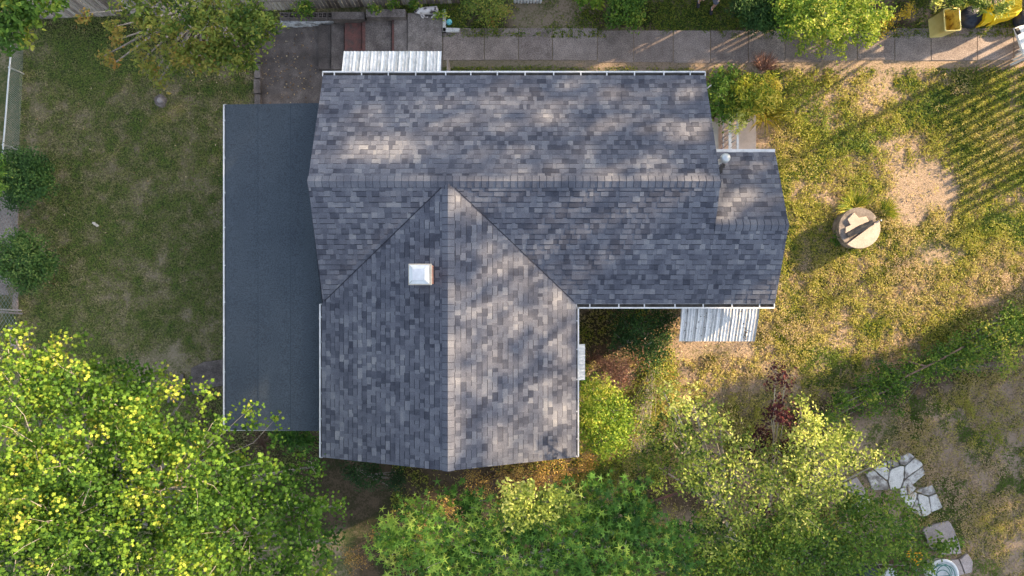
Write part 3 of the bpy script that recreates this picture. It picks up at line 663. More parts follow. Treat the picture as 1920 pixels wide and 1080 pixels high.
# deck under the shingles and closed rakes
def deck(pts, th=.1):
    t = [Vector(p)-Vector((0, 0, .004)) for p in pts]; b = [p-Vector((0, 0, th)) for p in t]
    mb.grid([t+[t[0]], b+[b[0]]], .5, 1); mb.face(b[::-1], .5, 1); mb.face(t, .5, 1)
deck([(XW, YN, EZ), (XE, YN, EZ), (XE, YR_, RZ), (XW, YR_, RZ)]); deck([(XW, YS, EZ), (GW, YS, EZ), (GR, YR_, RZ), (XW, YR_, RZ)])
deck([(GE, YS, EZ), (XE, YS, EZ), (XE, YR_, RZ), (GR, YR_, RZ)]); deck([(XE+.002, YS, EZ), (XX, YS, EZ), (XX, YXR, ZXR), (XE+.002, YXR, ZXR)])
deck([(XE-.3, YX, EZ), (XX, YX, EZ), (XX, YXR, ZXR), (XE-.3, YXR, ZXR)]); deck([(GW, GS, EZ), (GW, YS, EZ), (GR, YR_, RZ), (GR, GS, RZ)]); deck([(GE, GS, EZ), (GR, GS, RZ), (GR, YR_, RZ), (GE, YS, EZ)])
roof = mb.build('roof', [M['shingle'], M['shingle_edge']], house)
# ridge caps
q = MB()
def caps(a, b, left, right, wd, step=.19):
    q = MB()
    a = Vector(a); b = Vector(b); d = (b-a).normalized(); L = (b-a).length; n = int(L/step)+1
    left = Vector(left).normalized(); right = Vector(right).normalized()
    for i in range(n):
        s0 = i*step; s1 = min(L, s0+step+.01); t = rng.uniform(.45, .72); wl = wd+rng.uniform(-.006, .006)
        def row(s, z):
            c = a+d*s; return [c+left*wl+Vector((0, 0, z+.006)), c+left*.035+Vector((0, 0, z+.02)), c+Vector((0, 0, z+.028)), c+right*.035+Vector((0, 0, z+.02)), c+right*wl+Vector((0, 0, z+.006))]
        hi, lo = .026, .014
        q.grid([row(s0, hi), row(s1, lo)], t, 0); q.grid([row(s0-.014, lo-.002), row(s0, hi-.001)], .3, 1)
        r0, r1 = row(s0, hi), row(s1, lo)
        dn = Vector((0, 0, -.028))
        for k in (0, 4): o_ = (left if k == 0 else right)*.007; q.face([r0[k], r1[k], r1[k]+dn+o_, r0[k]+dn+o_], .4, 1)
    q.build('ridge_cap', [M['shingle'], M['shingle_edge']], roof)
ld, rd = Vector((0, YN-YR_, EZ-RZ)), Vector((0, YS-YR_, EZ-RZ))
caps((XW-.005, YR_, RZ), (XE+.005, YR_, RZ), ld, rd, .17); caps((XE+.0, YXR, ZXR), (XX+.005, YXR, ZXR), Vector((0, YX-YXR, EZ-ZXR)), Vector((0, YS-YXR, EZ-ZXR)), .17)
caps((GR, GS-.005, RZ), (GR, YR_-.20, RZ), Vector((GW-GR, 0, EZ-RZ)), Vector((GE-GR, 0, EZ-RZ)), .17)
# valley lines
q = MB()
for gx_ in (GW, GE):
    q = MB(); a = Vector((gx_, YS, EZ+.02)); b = Vector((GR, YR_, RZ+.02)); q.bar(a+(b-a)*.02, a+(b-a)*.95, .02, .016); q.build('valley', M['shingle_edge'], roof)
# white rakes
q = MB()
def rk(a, b, off):
    q = MB(); q.bar(Vector(a)+Vector(off), Vector(b)+Vector(off), .022, .13); q.build('fascia', M['white'], roof)
for X_, s in ((XW, -1), (XE, 1)):
    rk((X_, YN, EZ-.105), (X_, YR_, RZ-.105), (-s*.025, 0, 0)); 
rk((XW, YR_, RZ-.105), (XW, YS, EZ-.105), (.025, 0, 0)); rk((XX, YX, EZ-.105), (XX, YXR, ZXR-.105), (-.025, 0, 0)); rk((XX, YXR, ZXR-.105), (XX, YS, EZ-.105), (-.025, 0, 0))
rk((GW, GS, EZ-.105), (GR, GS, RZ-.105), (0, .025, 0)); rk((GR, GS, RZ-.105), (GE, GS, EZ-.105), (0, .025, 0))
# gutters
def gutter(a, b, out, wd=.125, par=house, zt=EZ-.03, nb=None, mat_='white'):
    a = Vector((a[0], a[1], zt)); b = Vector((b[0], b[1], zt)); o = Vector((out[0], out[1], 0)); L = (b-a).length; d = (b-a)/L
    g = MB(); dn = Vector((0, 0, -.11)); th = .04
    g.bar(a+o*wd+dn*.5, b+o*wd+dn*.5, th, .11); g.bar(a+o*.01+dn*.5-Vector((0, 0, .02)), b+o*.01+dn*.5-Vector((0, 0, .02)), .012, .09)
    for e, s in ((a, 1), (b, -1)): g.bar(e+o*0+dn*.5, e+o*wd+dn*.5, .02, .11)
    k = nb or max(3, int(L/.74))
    for i in range(k):
        s = (i+.45+rng.uniform(-.06, .06))*L/k; g.bar(a+d*s+o*.0+Vector((0, 0, -.004)), a+d*s+o*(wd), .035, .008)
    gg = g.build('gutter', M[mat_], par)
    f = MB(); f.bar(a+o*(wd/2+.003)+dn*.8, b+o*(wd/2+.003)+dn*.8, wd-.03, .016); f.build('trough', M['gut_in'], gg)
gutter((XW-.03, YN), (XE+.02, YN), (0, 1)); gutter((GE+.02, YS), (XX, YS), (0, -1)); gutter((GW, YS-.02), (GW, GS-.02), (-1, 0), .07, nb=6); gutter((GE, YS-.12), (GE, GS), (1, 0), .07)
q = MB(); q.box(XE-.02, XX+.01, YX, YX+.10, EZ-.14, EZ-.01, .5, 0, .01); q.build('fascia_board', M['white'], house)
n_ = 60; px_ = np.concatenate([rng.uniform(1278, 1412, 30), rng.normal(1402, 3, 30)]); py_ = np.concatenate([rng.uniform(575, 632, 30), rng.normal(625, 6, 30)])
pos_ = np.array([P(a, b, 2.45) for a, b in zip(px_, py_)]); f_ = np.clip((ys-pos_[:, 1])/(ys-P(0, 640, 2.15).y), 0, 1); pos_[:, 2] = 2.7-.55*f_+.055*(1-abs(2*f_-1))+.012
AWN_LITTER = (pos_, n_)
# downspout stub on the north east corner
q = MB(); a = E(1322, 168, 2.6); q.bar(a, E(1333, 160, 2.75), .035, .035); q.build('vent_pipe', M['white'], house)

# low flat roofed wing on the west side
lw = thing('flat_roof_wing', P(510, 500), 'low wing with plain dark blue membrane roof left of the shingled roof', 'lean-to')
zl = 2.35; a = P(424, 196, zl); b = P(606, 806, zl); q = MB()
x0 = a.x; x1 = P(655, 0, 2.9).x; seams = [424, 486, 548, 612, 655]
for i in range(4):
    xa = P(seams[i], 0, zl).x; xb = P(seams[i+1], 0, zl).x if i < 3 else x1
    za = zl+(xa-x0)*.06; zb = zl+(xb-x0)*.06; tt = [.45, .55, .5, .6][i]; up_ = .008
    q.face([(xa, b.y, za+up_*1.2), (xb+.05, b.y, zb), (xb+.05, a.y, zb), (xa, a.y, za+up_*1.2)], tt)
    q.face([(xa-.022, b.y, za+.001), (xa, b.y, za+up_*1.2), (xa, a.y, za+up_*1.2), (xa-.022, a.y, za+.001)], .0)
q.face([(x0, b.y, zl), (x0, b.y, zl-.12), (x1, b.y, zl-.12), (x1, b.y, zl+(x1-x0)*.06)]); q.face([(x0, a.y, zl), (x1, a.y, zl+(x1-x0)*.06), (x1, a.y, zl-.12), (x0, a.y, zl-.12)])
q.face([(x0, a.y, zl), (x0, a.y, zl-.12), (x0, b.y, zl-.12), (x0, b.y, zl)]); q.face([(x0, a.y, zl-.12), (x1, a.y, zl-.12), (x1, b.y, zl-.12), (x0, b.y, zl-.12)])
q.build('roof', M['membrane'], lw)
q = MB(); q.box(x0+.3, XW+.6, b.y+.3, a.y-.25, -.9, zl-.125); q.build('wall', M['siding'], lw)
gutter((x0, a.y), (x0, b.y), (-1, 0), .075, lw, zl-.01, nb=9)
q = MB(); q.bar((x0, b.y-.012, zl-.05), (XW+.3, b.y-.012, zl-.02), .022, .1); q.build('fascia', M['white'], lw)

# chimney
ch = thing('chimney', P(793, 515, 3.8), 'square brick chimney with bright white metal cap on the left slope', 'chimney')
zt = 5.0; a = P(767, 496, zt); b = P(806, 533, zt)
q = MB(); q.box(a.x+.01, b.x+.02, b.y+.01, a.y-.01, 3.2, zt-.06); q.build('shaft', M['brick'], ch)
q = MB(); q.box(a.x-.02, b.x+.045, b.y-.02, a.y+.02, zt-.06, zt, .5, 0, .02); q.build('crown', M['mortar'], ch)
q = MB(); c = [(a.x+b.x)/2-.005, (a.y+b.y)/2, zt]; w2, h2 = (b.x-a.x)/2-.01, (a.y-b.y)/2-.01
for r0, z0, r1, z1 in ((1, .0, 1, .03), (1, .03, .62, .10), (.62, .10, .60, .16), (.60, .16, 0, .166)):
    q.grid([[(c[0]+sx*w2*r0, c[1]+sy*h2*r0, zt+z0) for sx, sy in ((-1, -1), (1, -1), (1, 1), (-1, 1))], [(c[0]+sx*w2*r1, c[1]+sy*h2*r1, zt+z1) for sx, sy in ((-1, -1), (1, -1), (1, 1), (-1, 1))]], .5, 0, True)
cap = q.build('cap', M['metalwhite'], ch)
q = MB()
for sx, sy in ((-1, -1), (1, -1), (1, 1), (-1, 1)): q = MB(); q.bar((c[0]+sx*w2*.97, c[1]+sy*h2*.97, zt+.037), (c[0]+sx*w2*.64, c[1]+sy*h2*.64, zt+.105), .022, .012); q.build('seam', M['metal'], cap)
q = MB(); q.box(a.x-.06, b.x+.16, b.y-.02, a.y+.0, 3.5, 3.75); q.build('flashing', M['tar'], ch)
# flue pipe on the east wing
fl = thing('flue_pipe', P(1341, 306, 3.2), 'white metal flue pipe with round cap where the roofs meet', 'flue pipe')
q = MB(); pb = P(1341, 308, 3.15); c = (pb.x, pb.y, 0); q.lathe(c, [(.07, 3.0), (.07, 4.02)], 16); q.build('pipe', M['white'], fl, True)
q = MB(); q.lathe(c, [(.075, 3.98), (.125, 4.0), (.13, 4.08), (.12, 4.14), (.07, 4.19), (0.0, 4.2)], 18); q.build('cap', M['metal'], fl, True)
q = MB(); s0 = P(1354, 312, 3.3)
for i in range(26):
    t = i/25; wob = .07*math.sin(i*1.9); px = 1356-14*t; py = 308+32*t
    z_ = EZ+(YX-P(px, py, 3.3).y)*PITCH+.026; p = P(px, py, z_); q.lathe((p.x+wob*(1-t)*.7, p.y, z_), [(.028+.02*rng.random(), 0), (.02, .004), (0, .006)], 7)
q.build('tar_patch', M['tar'], roof)  # row of small black marks on the wing roof
# satellite of awnings
def awning(name_px, label, x0, x1, y0, y1, zwall, zout, axis_, m, nrib, rib_amp=.016, par=house):
    """corrugated awning sheet; ribs run along axis_ (0: x, 1: y); (x0,y0)-(x1,y1) world rectangle, first side at the wall"""
    q = MB(); n = nrib*6; rows = []
    for s in range(n+1):
        f = s/n; cz = rib_amp*math.cos(2*math.pi*nrib*f)
        if axis_ == 1:
            x = x0+(x1-x0)*f; rows.append([(x, y0, zwall+cz), (x, y0+(y1-y0)*.55, zwall+(zout-zwall)*.5+cz+.03), (x, y1, zout+cz)])
        else:
            y = y0+(y1-y0)*f; rows.append([(x0, y, zwall+cz), (x0+(x1-x0)*.55, y, zwall+(zout-zwall)*.5+cz+.02), (x1, y, zout+cz)])
    for i in range(len(rows)-1):
        q.grid([rows[i], rows[i+1]], .5+.35*math.cos(2*math.pi*(i//6)*.37)+rng.uniform(-.2, .2))
    for i in range(len(rows)-1):
        q.grid([[Vector(p)-Vector((0, 0, .006)) for p in rows[i+1]], [Vector(p)-Vector((0, 0, .006)) for p in rows[i]]], .3)
    lo = [Vector(r[-1]) for r in rows]; q.grid([lo, [p-Vector((0, 0, .05)) for p in lo]], .8)
    o = q.build('awning', M[m], par); o['label'] = label
    b_ = MB()
    if axis_ == 1:
        for xx in (x0+.05, x1-.05): b_ = MB(); b_.bar((xx, y0, zwall-.35), (xx, y1*.96+y0*.04, zout-.03), .03, .03); b_.build('bracket', M['white'], o)
    else:
        for yy in (y0+.05, y1-.05): b_ = MB(); b_.bar((x0, yy, zwall-.35), (x1*.95+x0*.05, yy, zout-.03), .03, .03); b_.build('bracket', M['white'], o)
zo = 2.35; awning(0, 'large white ribbed awning over the steps', E(645, 0, zo).x, E(828, 0, zo).x, yn, P(0, 96, zo).y, 2.75, zo, 1, 'whitedirty', 28)
zo = 2.3; awning(0, 'small white window awning at the middle of the rear eave', P(907, 0, zo).x, P(975, 0, zo).x, yn, P(0, 133, zo).y, 2.6, zo, 1, 'white', 12)
awning(0, 'small white window awning near the right end of the rear eave', P(1132, 0, zo).x, P(1199, 0, zo).x, yn, P(0, 135, zo).y, 2.6, zo, 1, 'white', 12)
awning(0, 'small white awning on the inner corner side', g1, P(1097, 0, zo).x, P(0, 712, zo).y, P(0, 645, zo).y, 2.6, zo, 0, 'white', 9)
zo = 2.15; M['debris'] = leafmat('dark wet leaf debris', [(0, (.015, .012, .01)), (1, (.08, .06, .04))], .05)
awning(0, 'stained grey white ribbed awning over the front door', P(1273, 0, zo).x, P(1415, 0, zo).x, ys, P(0, 640, zo).y, 2.7, zo, 1, 'whitestain', 24, .008)
o = leaves('leaf_debris', AWN_LITTER[0], rn(AWN_LITTER[1], 1, .2), rng.uniform(.025, .06, AWN_LITTER[1]), rng.uniform(0, 1, AWN_LITTER[1]), 'oval', M['debris']); tag(o, 'dark leaf debris caught on the stained front awning', 'debris', kind='stuff')
# porch by the north east corner
q = MB(); a = P(1346, 215, .35); b = P(1418, 300, .35); q.box(a.x, b.x, yx2+.02, a.y, -.1, .35, .5, 0, .02); q.build('porch_slab', M['porch'], house)
q = MB(); a = P(1333, 228, .9); b = P(1347, 300, .9); q.box(x1+.02, P(1347, 0, .9).x, yx2+.02, a.y, -.1, .9, .5, 0); q.build('brick_pier', M['brick'], house)
q = MB()
for px in (1368, 1383):
    a = P(px, 212, 1.15); b = P(px, 300, 1.15); xx = P(px, 0, 1.15).x
    q.bar((xx, yx2+.05, 1.15), (xx, a.y, 1.15), .06, .04); q.bar((xx, yx2+.05, .5), (xx, a.y, .5), .04, .04)
    k = 12
    for i in range(k+1): yy = yx2+.1+(a.y-yx2-.12)*i/k; q.bar((xx, yy, .35), (xx, yy, 1.14), .025, .025)
q.build('railing', M['white'], house)
q = MB(); a = P(832, 112, .75); q.box(P(838, 0, .8).x, P(841, 0, .8).x, yn, a.y, .03, .85, .5); tag(q.build('wooden_post_panel', M['oldwood']), 'short weathered wooden panel standing beside the large awning', 'panel')
# ------------------------------------------------------------------ foliage materials
M['maple'] = leafmat('maple leaves', [(0, (.016, .042, .010)), (.35, (.052, .12, .016)), (.62, (.13, .22, .026)), (.85, (.32, .35, .05)), (1, (.48, .40, .10))], .35)
M['sweetgum'] = leafmat('star shaped leaves', [(0, (.015, .05, .012)), (.4, (.07, .17, .028)), (.7, (.17, .29, .045)), (1, (.40, .45, .09))], .3)
M['olive'] = leafmat('yellowing leaves', [(0, (.03, .07, .018)), (.3, (.10, .16, .03)), (.6, (.23, .26, .05)), (.85, (.30, .24, .06)), (1, (.34, .20, .055))], .3)
M['bright'] = leafmat('bright shrub leaves', [(0, (.04, .10, .018)), (.4, (.12, .22, .03)), (.75, (.30, .38, .05)), (1, (.50, .48, .10))], .35)
M['dark'] = leafmat('dark glossy leaves', [(0, (.014, .035, .012)), (.5, (.032, .075, .02)), (.85, (.07, .14, .03)), (1, (.14, .20, .05))], .2, .4)
M['midgreen'] = leafmat('mid green leaves', [(0, (.022, .055, .012)), (.5, (.085, .17, .025)), (.85, (.21, .28, .04)), (1, (.38, .38, .07))], .3)
M['pale'] = leafmat('pale yellow green leaves', [(0, (.02, .045, .012)), (.35, (.085, .14, .025)), (.72, (.30, .36, .07)), (1, (.58, .58, .18))], .35)
M['redleaf'] = leafmat('dark red leaves', [(0, (.02, .006, .01)), (.6, (.045, .010, .012)), (1, (.13, .03, .022))], .06)
M['pinkish'] = leafmat('dried pinkish leaves', [(0, (.10, .05, .035)), (.5, (.26, .13, .09)), (1, (.46, .28, .21))], .3)
M['goldgreen'] = leafmat('gold green leaves', [(0, (.04, .10, .015)), (.45, (.16, .22, .025)), (.8, (.42, .42, .05)), (1, (.60, .50, .10))], .35)
M['gold'] = leafmat('golden leaves', [(0, (.10, .11, .015)), (.5, (.30, .27, .03)), (1, (.58, .42, .06))], .35)
M['rust'] = leafmat('rusty dry weeds', [(0, (.10, .06, .02)), (.5, (.30, .19, .06)), (1, (.52, .38, .12))], .3)  # dry weed colour warmed to stand in for sunlight
M['petal'] = leafmat('orange yellow petals', [(0, (.75, .30, .01)), (1, (.9, .55, .03))], .2)

# ------------------------------------------------------------------ trees
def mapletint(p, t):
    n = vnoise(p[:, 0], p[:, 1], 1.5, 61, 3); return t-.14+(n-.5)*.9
plant('maple_tree', 'large bright yellow green maple filling the lower left corner', 'tree',
      [(100, 860, 7.6, 190, .62), (330, 900, 7.2, 190, .5), (60, 1040, 7.6, 180, .55), (260, 1060, 7.0, 190, .50), (460, 1000, 6.4, 150, .42), (40, 720, 7.0, 75, .7), (150, 720, 6.8, 80, .68), (235, 775, 6.7, 82, .6), (320, 840, 6.4, 58, .48),
       (435, 920, 6.0, 68, .5), (560, 960, 5.6, 60, .5), (560, 1060, 5.6, 70, .46), (30, 640, 6.6, 34, .85), (85, 670, 6.6, 34, .72), (185, 680, 6.4, 26, .8), (290, 705, 6.0, 24, .62), (245, 690, 6.2, 26, .7), (345, 745, 5.6, 20, .5), (375, 825, 5.6, 22, .5),
       (405, 850, 5.4, 20, .45), (468, 880, 5.2, 20, .5), (590, 875, 5.0, 22, .5), (545, 890, 5.0, 26, .45), (600, 935, 5.0, 24, .5), (640, 950, 4.8, 18, .55), (625, 1020, 4.8, 26, .45), (20, 900, 7.8, 110, .7), (120, 980, 8.0, 90, .7)],
      'maple', 'maple', size=.085, dens=15, per=29, csig=.12, flat=.6, trunk=P(190, 960), tr=.16, twm='bark', twigs=.3, up=.9, spread=.75, tvar=.10, tintf=mapletint)
plant('sweetgum_tree', 'deep green tree with star shaped leaves at the bottom centre', 'tree',
      [(800, 1040, 4.6, 95, .55), (930, 1030, 4.4, 95, .4), (1060, 1020, 4.4, 105, .42), (1180, 1010, 4.2, 95, .32), (870, 950, 3.8, 45, .35), (790, 960, 4.0, 36, .6), (1130, 950, 3.9, 55, .25), (1190, 940, 3.9, 45, .25), (740, 1010, 4.0, 50, .5), (1260, 1020, 4.0, 60, .3), (900, 1090, 4.6, 90, .5), (1120, 1090, 4.4, 90, .4), (1000, 1000, 3.5, 40, .35)],
      'star', 'sweetgum', size=.22, dens=14, per=10, csig=.15, flat=.35, trunk=P(990, 1050), tr=.16, twigs=.15, up=1.0, spread=.7, tvar=.2)
plant('young_tree', 'small pale yellow leaved sapling among deep green star leaves', 'sapling',
      [(960, 930, 5.0, 32, .7), (990, 925, 5.0, 24, .65), (1035, 930, 4.9, 22, .6), (975, 965, 4.9, 32, .55), (1025, 965, 4.8, 24, .6), (1050, 945, 4.6, 18, .5)],
      'quad', 'pale', size=.10, dens=60, per=14, csig=.09, trunk=P(990, 990), tr=.06, twigs=.3)
plant('yellow_green_tree', 'loose pale green tree with bare grey stems left of the dark red plant', 'tree',
      [(1245, 735, 4.6, 20, .75), (1265, 765, 4.6, 22, .7), (1300, 760, 4.6, 30, .7), (1330, 775, 4.4, 28, .65), (1350, 800, 4.3, 34, .6), (1400, 830, 4.2, 20, .6), (1290, 830, 4.2, 38, .45), (1245, 810, 3.4, 36, .3), (1225, 870, 3.2, 45, .35), (1310, 880, 4.2, 50, .5), (1370, 870, 4.2, 40, .5), (1350, 930, 4.2, 42, .5), (1300, 900, 4.0, 36, .4), (1340, 1000, 4.0, 55, .35), (1400, 960, 4.2, 40, .5)],
      'oval', 'pale', size=.095, dens=22, per=16, csig=.11, flat=.5, trunk=P(1380, 1010), tr=.09, twm='twig', twigs=.25, tvar=.2)
plant('pale_leaved_tree', 'sunlit pale green tree right of the dark red plant', 'tree',
      [(1500, 760, 4.4, 22, .7), (1515, 790, 4.4, 32, .75), (1530, 830, 4.4, 45, .7), (1490, 850, 4.2, 42, .6), (1570, 830, 4.2, 36, .65), (1600, 810, 4.0, 22, .65), (1460, 900, 4.2, 45, .55), (1530, 900, 4.2, 50, .65), (1585, 865, 4.0, 30, .6), (1640, 860, 3.6, 18, .6), (1670, 857, 3.5, 14, .6), (1560, 930, 3.8, 35, .6), (1500, 960, 4.0, 50, .5), (1430, 870, 4.0, 35, .55), (1620, 862, 3.7, 20, .6), (1590, 820, 4.0, 26, .6)],
      'oval', 'pale', size=.09, dens=25, per=16, csig=.11, flat=.5, trunk=P(1480, 960), tr=.08, twm='twig', twigs=.2, tvar=.18)
plant('red_leaf_tree', 'slender tree with dark red leaves on tall bare stems', 'tree',
      [(1455, 690, 5.2, 12, .4), (1475, 700, 5.2, 14, .5), (1452, 720, 5.0, 12, .4), (1472, 725, 5.0, 12, .4), (1455, 760, 4.6, 18, .6), (1470, 780, 4.5, 22, .6), (1445, 775, 4.4, 14, .5), (1490, 820, 4.0, 20, .3), (1470, 850, 3.9, 22, .3), (1425, 815, 3.4, 24, .2), (1405, 850, 3.2, 18, .2), (1500, 780, 4, 14, .3), (1500, 905, 4, 12, .8), (1420, 955, 3.6, 16, .3), (1480, 958, 3.6, 14, .3)],
      'oval', 'redleaf', size=.09, dens=42, per=12, csig=.10, trunk=P(1440, 960), tr=.035, twm='twig', twigs=.3)
plant('green_shrub', 'broad bank of mid green bushes at the bottom right of centre', 'bushes',
      [(1300, 1060, 3.0, 90, .5), (1420, 1030, 2.8, 80, .5), (1530, 1030, 2.6, 90, .5), (1620, 1010, 2.2, 70, .45), (1400, 1090, 3, 90, .5), (1560, 1090, 2.4, 90, .5), (1690, 1000, 1.6, 40, .5), (1660, 950, 1.4, 30, .6), (1600, 955, 2, 40, .45), (1700, 1060, 1.4, 45, .4), (1710, 965, 1.0, 22, .55), (1610, 940, 2.2, 26, .5), (1480, 990, 2.8, 60, .45)],
      'oval', 'midgreen', size=.10, dens=28, per=15, csig=.15, flat=.5, trunk=P(1480, 1050), tr=.08, twigs=.12, tvar=.17)
plant('green_shrub', 'small tuft of bright leaves hanging over the pinkish slab', 'shrub', [(1770, 1022, .6, 20, .5), (1790, 1020, .5, 16, .55), (1745, 1030, .6, 18, .5), (1740, 1060, .6, 16, .7)], 'oval', 'midgreen', size=.12, dens=40, per=9, csig=.09, limbs=False, tr=.03)
plant('yellow_shrub', 'round golden green bush against the right side of the front gable', 'bush',
      [(1135, 770, 1.7, 50, .55), (1120, 735, 1.6, 32, .75), (1140, 820, 1.6, 45, .4), (1100, 800, 1.5, 30, .5), (1165, 790, 1.4, 32, .4), (1110, 770, 1.8, 36, .7), (1095, 720, 1.2, 22, .45)],
      'quad', 'bright', size=.085, dens=50, per=16, csig=.12, flat=.7, trunk=P(1130, 785), tr=.05, twigs=.1)
plant('dark_shrub', 'dark bush in the shaded inner corner beside the stained awning', 'bush',
      [(1200, 610, 1.5, 42, .4), (1240, 600, 1.4, 28, .4), (1175, 640, 1.3, 32, .35), (1230, 640, 1.3, 38, .5), (1210, 660, 1.2, 32, .55), (1170, 600, 1.2, 26, .3)],
      'quad', 'dark', size=.075, dens=50, per=15, csig=.11, flat=.7, trunk=P(1205, 625), tr=.05, twigs=.15)
plant('dry_shrub', 'small dried pinkish bush beside the golden green bush', 'bush', [(1140, 685, .9, 20, .5), (1170, 695, .9, 22, .7), (1160, 715, .8, 18, .6), (1195, 675, .6, 18, .4), (1115, 670, .6, 14, .3)], 'quad', 'pinkish', size=.055, dens=90, per=13, csig=.08, limbs=False, tr=.02, twm='stem_brown')
plant('yellowing_shrub', 'low olive bush behind the dried pinkish one', 'bush', [(1225, 690, .7, 30, .5), (1260, 720, .7, 26, .7), (1205, 740, .6, 28, .4), (1200, 800, .6, 35, .35), (1190, 850, .6, 35, .35), (1255, 675, .5, 22, .6)], 'quad', 'olive', size=.06, dens=55, per=12, csig=.11, limbs=False, tr=.02)
# east bush cluster at the house corner
plant('golden_shrub', 'bright yellow green bush at the rear right corner of the house', 'bush', [(1400, 175, 1.2, 32, .55), (1425, 190, 1.2, 26, .7), (1385, 195, 1.2, 26, .4), (1440, 180, 1.0, 20, .7), (1455, 160, .9, 10, .8), (1440, 150, .9, 12, .8), (1410, 155, 1.2, 20, .7), (1400, 215, 1.1, 16, .6)], 'slim', 'goldgreen', size=.16, dens=60, per=16, csig=.10, flat=.7, limbs=False, tr=.03, tvar=.3)
plant('dark_shrub', 'dark leafy bush touching the rear right rake of the roof', 'bush', [(1345, 165, 1.4, 26, .4), (1345, 200, 1.3, 22, .35), (1360, 215, 1.2, 18, .5), (1370, 150, 1.2, 22, .5), (1350, 140, 1.0, 16, .6)], 'oval', 'midgreen', size=.10, dens=50, per=13, csig=.10, flat=.7, limbs=False, tr=.03)
plant('flowering_stems', 'thin stems with pale leaves leaning over the porch railing', 'plant', [(1370, 225, 1.3, 7, .9), (1372, 240, 1.3, 6, 1), (1388, 215, 1.3, 8, .9), (1390, 235, 1.3, 7, 1), (1384, 248, 1.2, 6, .9)], 'oval', 'pale', size=.07, dens=240, per=7, csig=.05, limbs=False, tr=.02, trunk=P(1385, 200))
# shrubs along the left fence
plant('round_shrub', 'upper of two round dark green shrubs by the left fence', 'shrub', [(42, 338, .6, 48, .6), (14, 325, .4, 44, .5), (74, 345, .3, 30, .65), (52, 306, .4, 30, .6), (32, 372, .3, 28, .5), (84, 318, .1, 16, .5), (70, 300, .1, 12, .5)], 'quad', 'dark', size=.085, dens=75, per=17, csig=.10, flat=.75, trunk=P(45, 338), tr=.05, twigs=.06)
plant('round_shrub', 'lower of two round dark green shrubs by the left fence', 'shrub', [(48, 488, .5, 50, .8), (16, 492, .4, 44, .7), (78, 498, .3, 30, .75), (38, 462, .4, 30, .75), (52, 522, .3, 28, .7), (95, 488, .1, 12, .7)], 'quad', 'dark', size=.085, dens=75, per=17, csig=.10, flat=.75, trunk=P(48, 492), tr=.05, twigs=.06)
plant('fern_shrub', 'feathery bluish green branch poking in at the left edge', 'bush', [(-12, 330, 1.0, 24, .5), (-5, 305, 1.0, 16, .5), (-5, 355, 1.0, 14, .6)], 'slim', 'sweetgum', size=.2, dens=60, per=14, csig=.1, limbs=False, tr=.03)
# upper left
plant('yellowing_tree', 'olive and orange leaved tree over the rear fence with bare twigs showing', 'tree',
      [(270, 15, 4.4, 55, .5), (340, 20, 4.2, 50, .35), (400, 30, 4.2, 55, .5), (460, 30, 4.2, 55, .35), (500, 40, 3.8, 28, .3), (430, 85, 3.6, 42, .4), (470, 70, 3.6, 36, .35), (465, 110, 3.2, 22, .3), (350, 95, 3.6, 34, .62), (320, 88, 3.4, 26, .6), (385, 100, 3.6, 28, .6), (270, 110, 3.2, 20, .62), (290, 135, 3.0, 18, .6), (400, 110, 3.4, 26, .55), (440, 112, 3.3, 24, .5), (330, 120, 3.2, 22, .6), (375, 120, 3.3, 20, .6),
       (300, 150, 3, 10, .7), (275, 70, 3.4, 18, .62), (320, 45, 3.4, 20, .6), (215, 50, 3.2, 20, .75), (195, 105, 2.8, 13, .88), (215, 118, 2.8, 11, .9), (160, 25, 3.4, 16, .8), (218, 75, 3.0, 8, .85), (285, 50, 3.4, 16, .3)],
      'oval', 'olive', size=.115, dens=26, per=20, csig=.10, flat=.45, trunk=P(400, -30), tr=.12, twigs=.22, tvar=.12, lean=(-.3, .3))
plant('corner_tree', 'deep green tree with yellow tips drooping into the upper left corner', 'tree',
      [(20, 25, 5.5, 45, .35), (50, 10, 5.4, 38, .35), (25, 60, 5.2, 24, .3), (65, 45, 5.2, 15, .7), (55, 80, 5.0, 12, .9), (52, 70, 5, 9, .9), (95, 5, 5.2, 22, .7), (118, 8, 5.0, 10, .4), (10, 5, 5.6, 25, .8), (72, 35, 5.3, 14, .5), (15, 85, 5, 14, .3)],
      'oval', 'midgreen', size=.14, dens=45, per=10, csig=.09, flat=.5, trunk=P(10, -30), tr=.12, twigs=.1, tvar=.1)
# top strip shrubs
plant('olive_shrub', 'olive brown bush above the path left of the bare soil patch', 'bush', [(910, 12, .9, 32, .45), (935, 20, .8, 24, .6), (890, 5, .9, 26, .3), (925, 40, .5, 16, .4)], 'quad', 'olive', size=.075, dens=60, per=14, csig=.1, limbs=False, tr=.03)
plant('olive_shrub', 'yellow green bush above the path left of the standing person', 'bush', [(1175, 15, 1.1, 34, .4), (1155, 30, .9, 20, .3), (1190, 35, .9, 20, .45), (1185, 0, 1.1, 26, .5), (1160, 5, 1, 20, .4)], 'quad', 'midgreen', size=.085, dens=60, per=14, csig=.1, limbs=False, tr=.03)
plant('leafy_plant', 'two broad leaved bright seedlings at the top edge', 'plant', [(1095, 2, .6, 10, .5), (1120, 4, .6, 12, .7)], 'oval', 'bright', size=.17, dens=70, per=8, csig=.09, limbs=False, tr=.02)
plant('dark_shrub', 'dense dark green bush right of the standing person', 'bush', [(1420, 20, 1.2, 36, .5), (1395, 10, 1.1, 28, .45), (1440, 40, 1.0, 24, .5), (1410, 42, .9, 20, .45), (1450, 5, 1.3, 30, .5)], 'slim', 'dark', size=.13, dens=80, per=18, csig=.1, limbs=False, tr=.03)
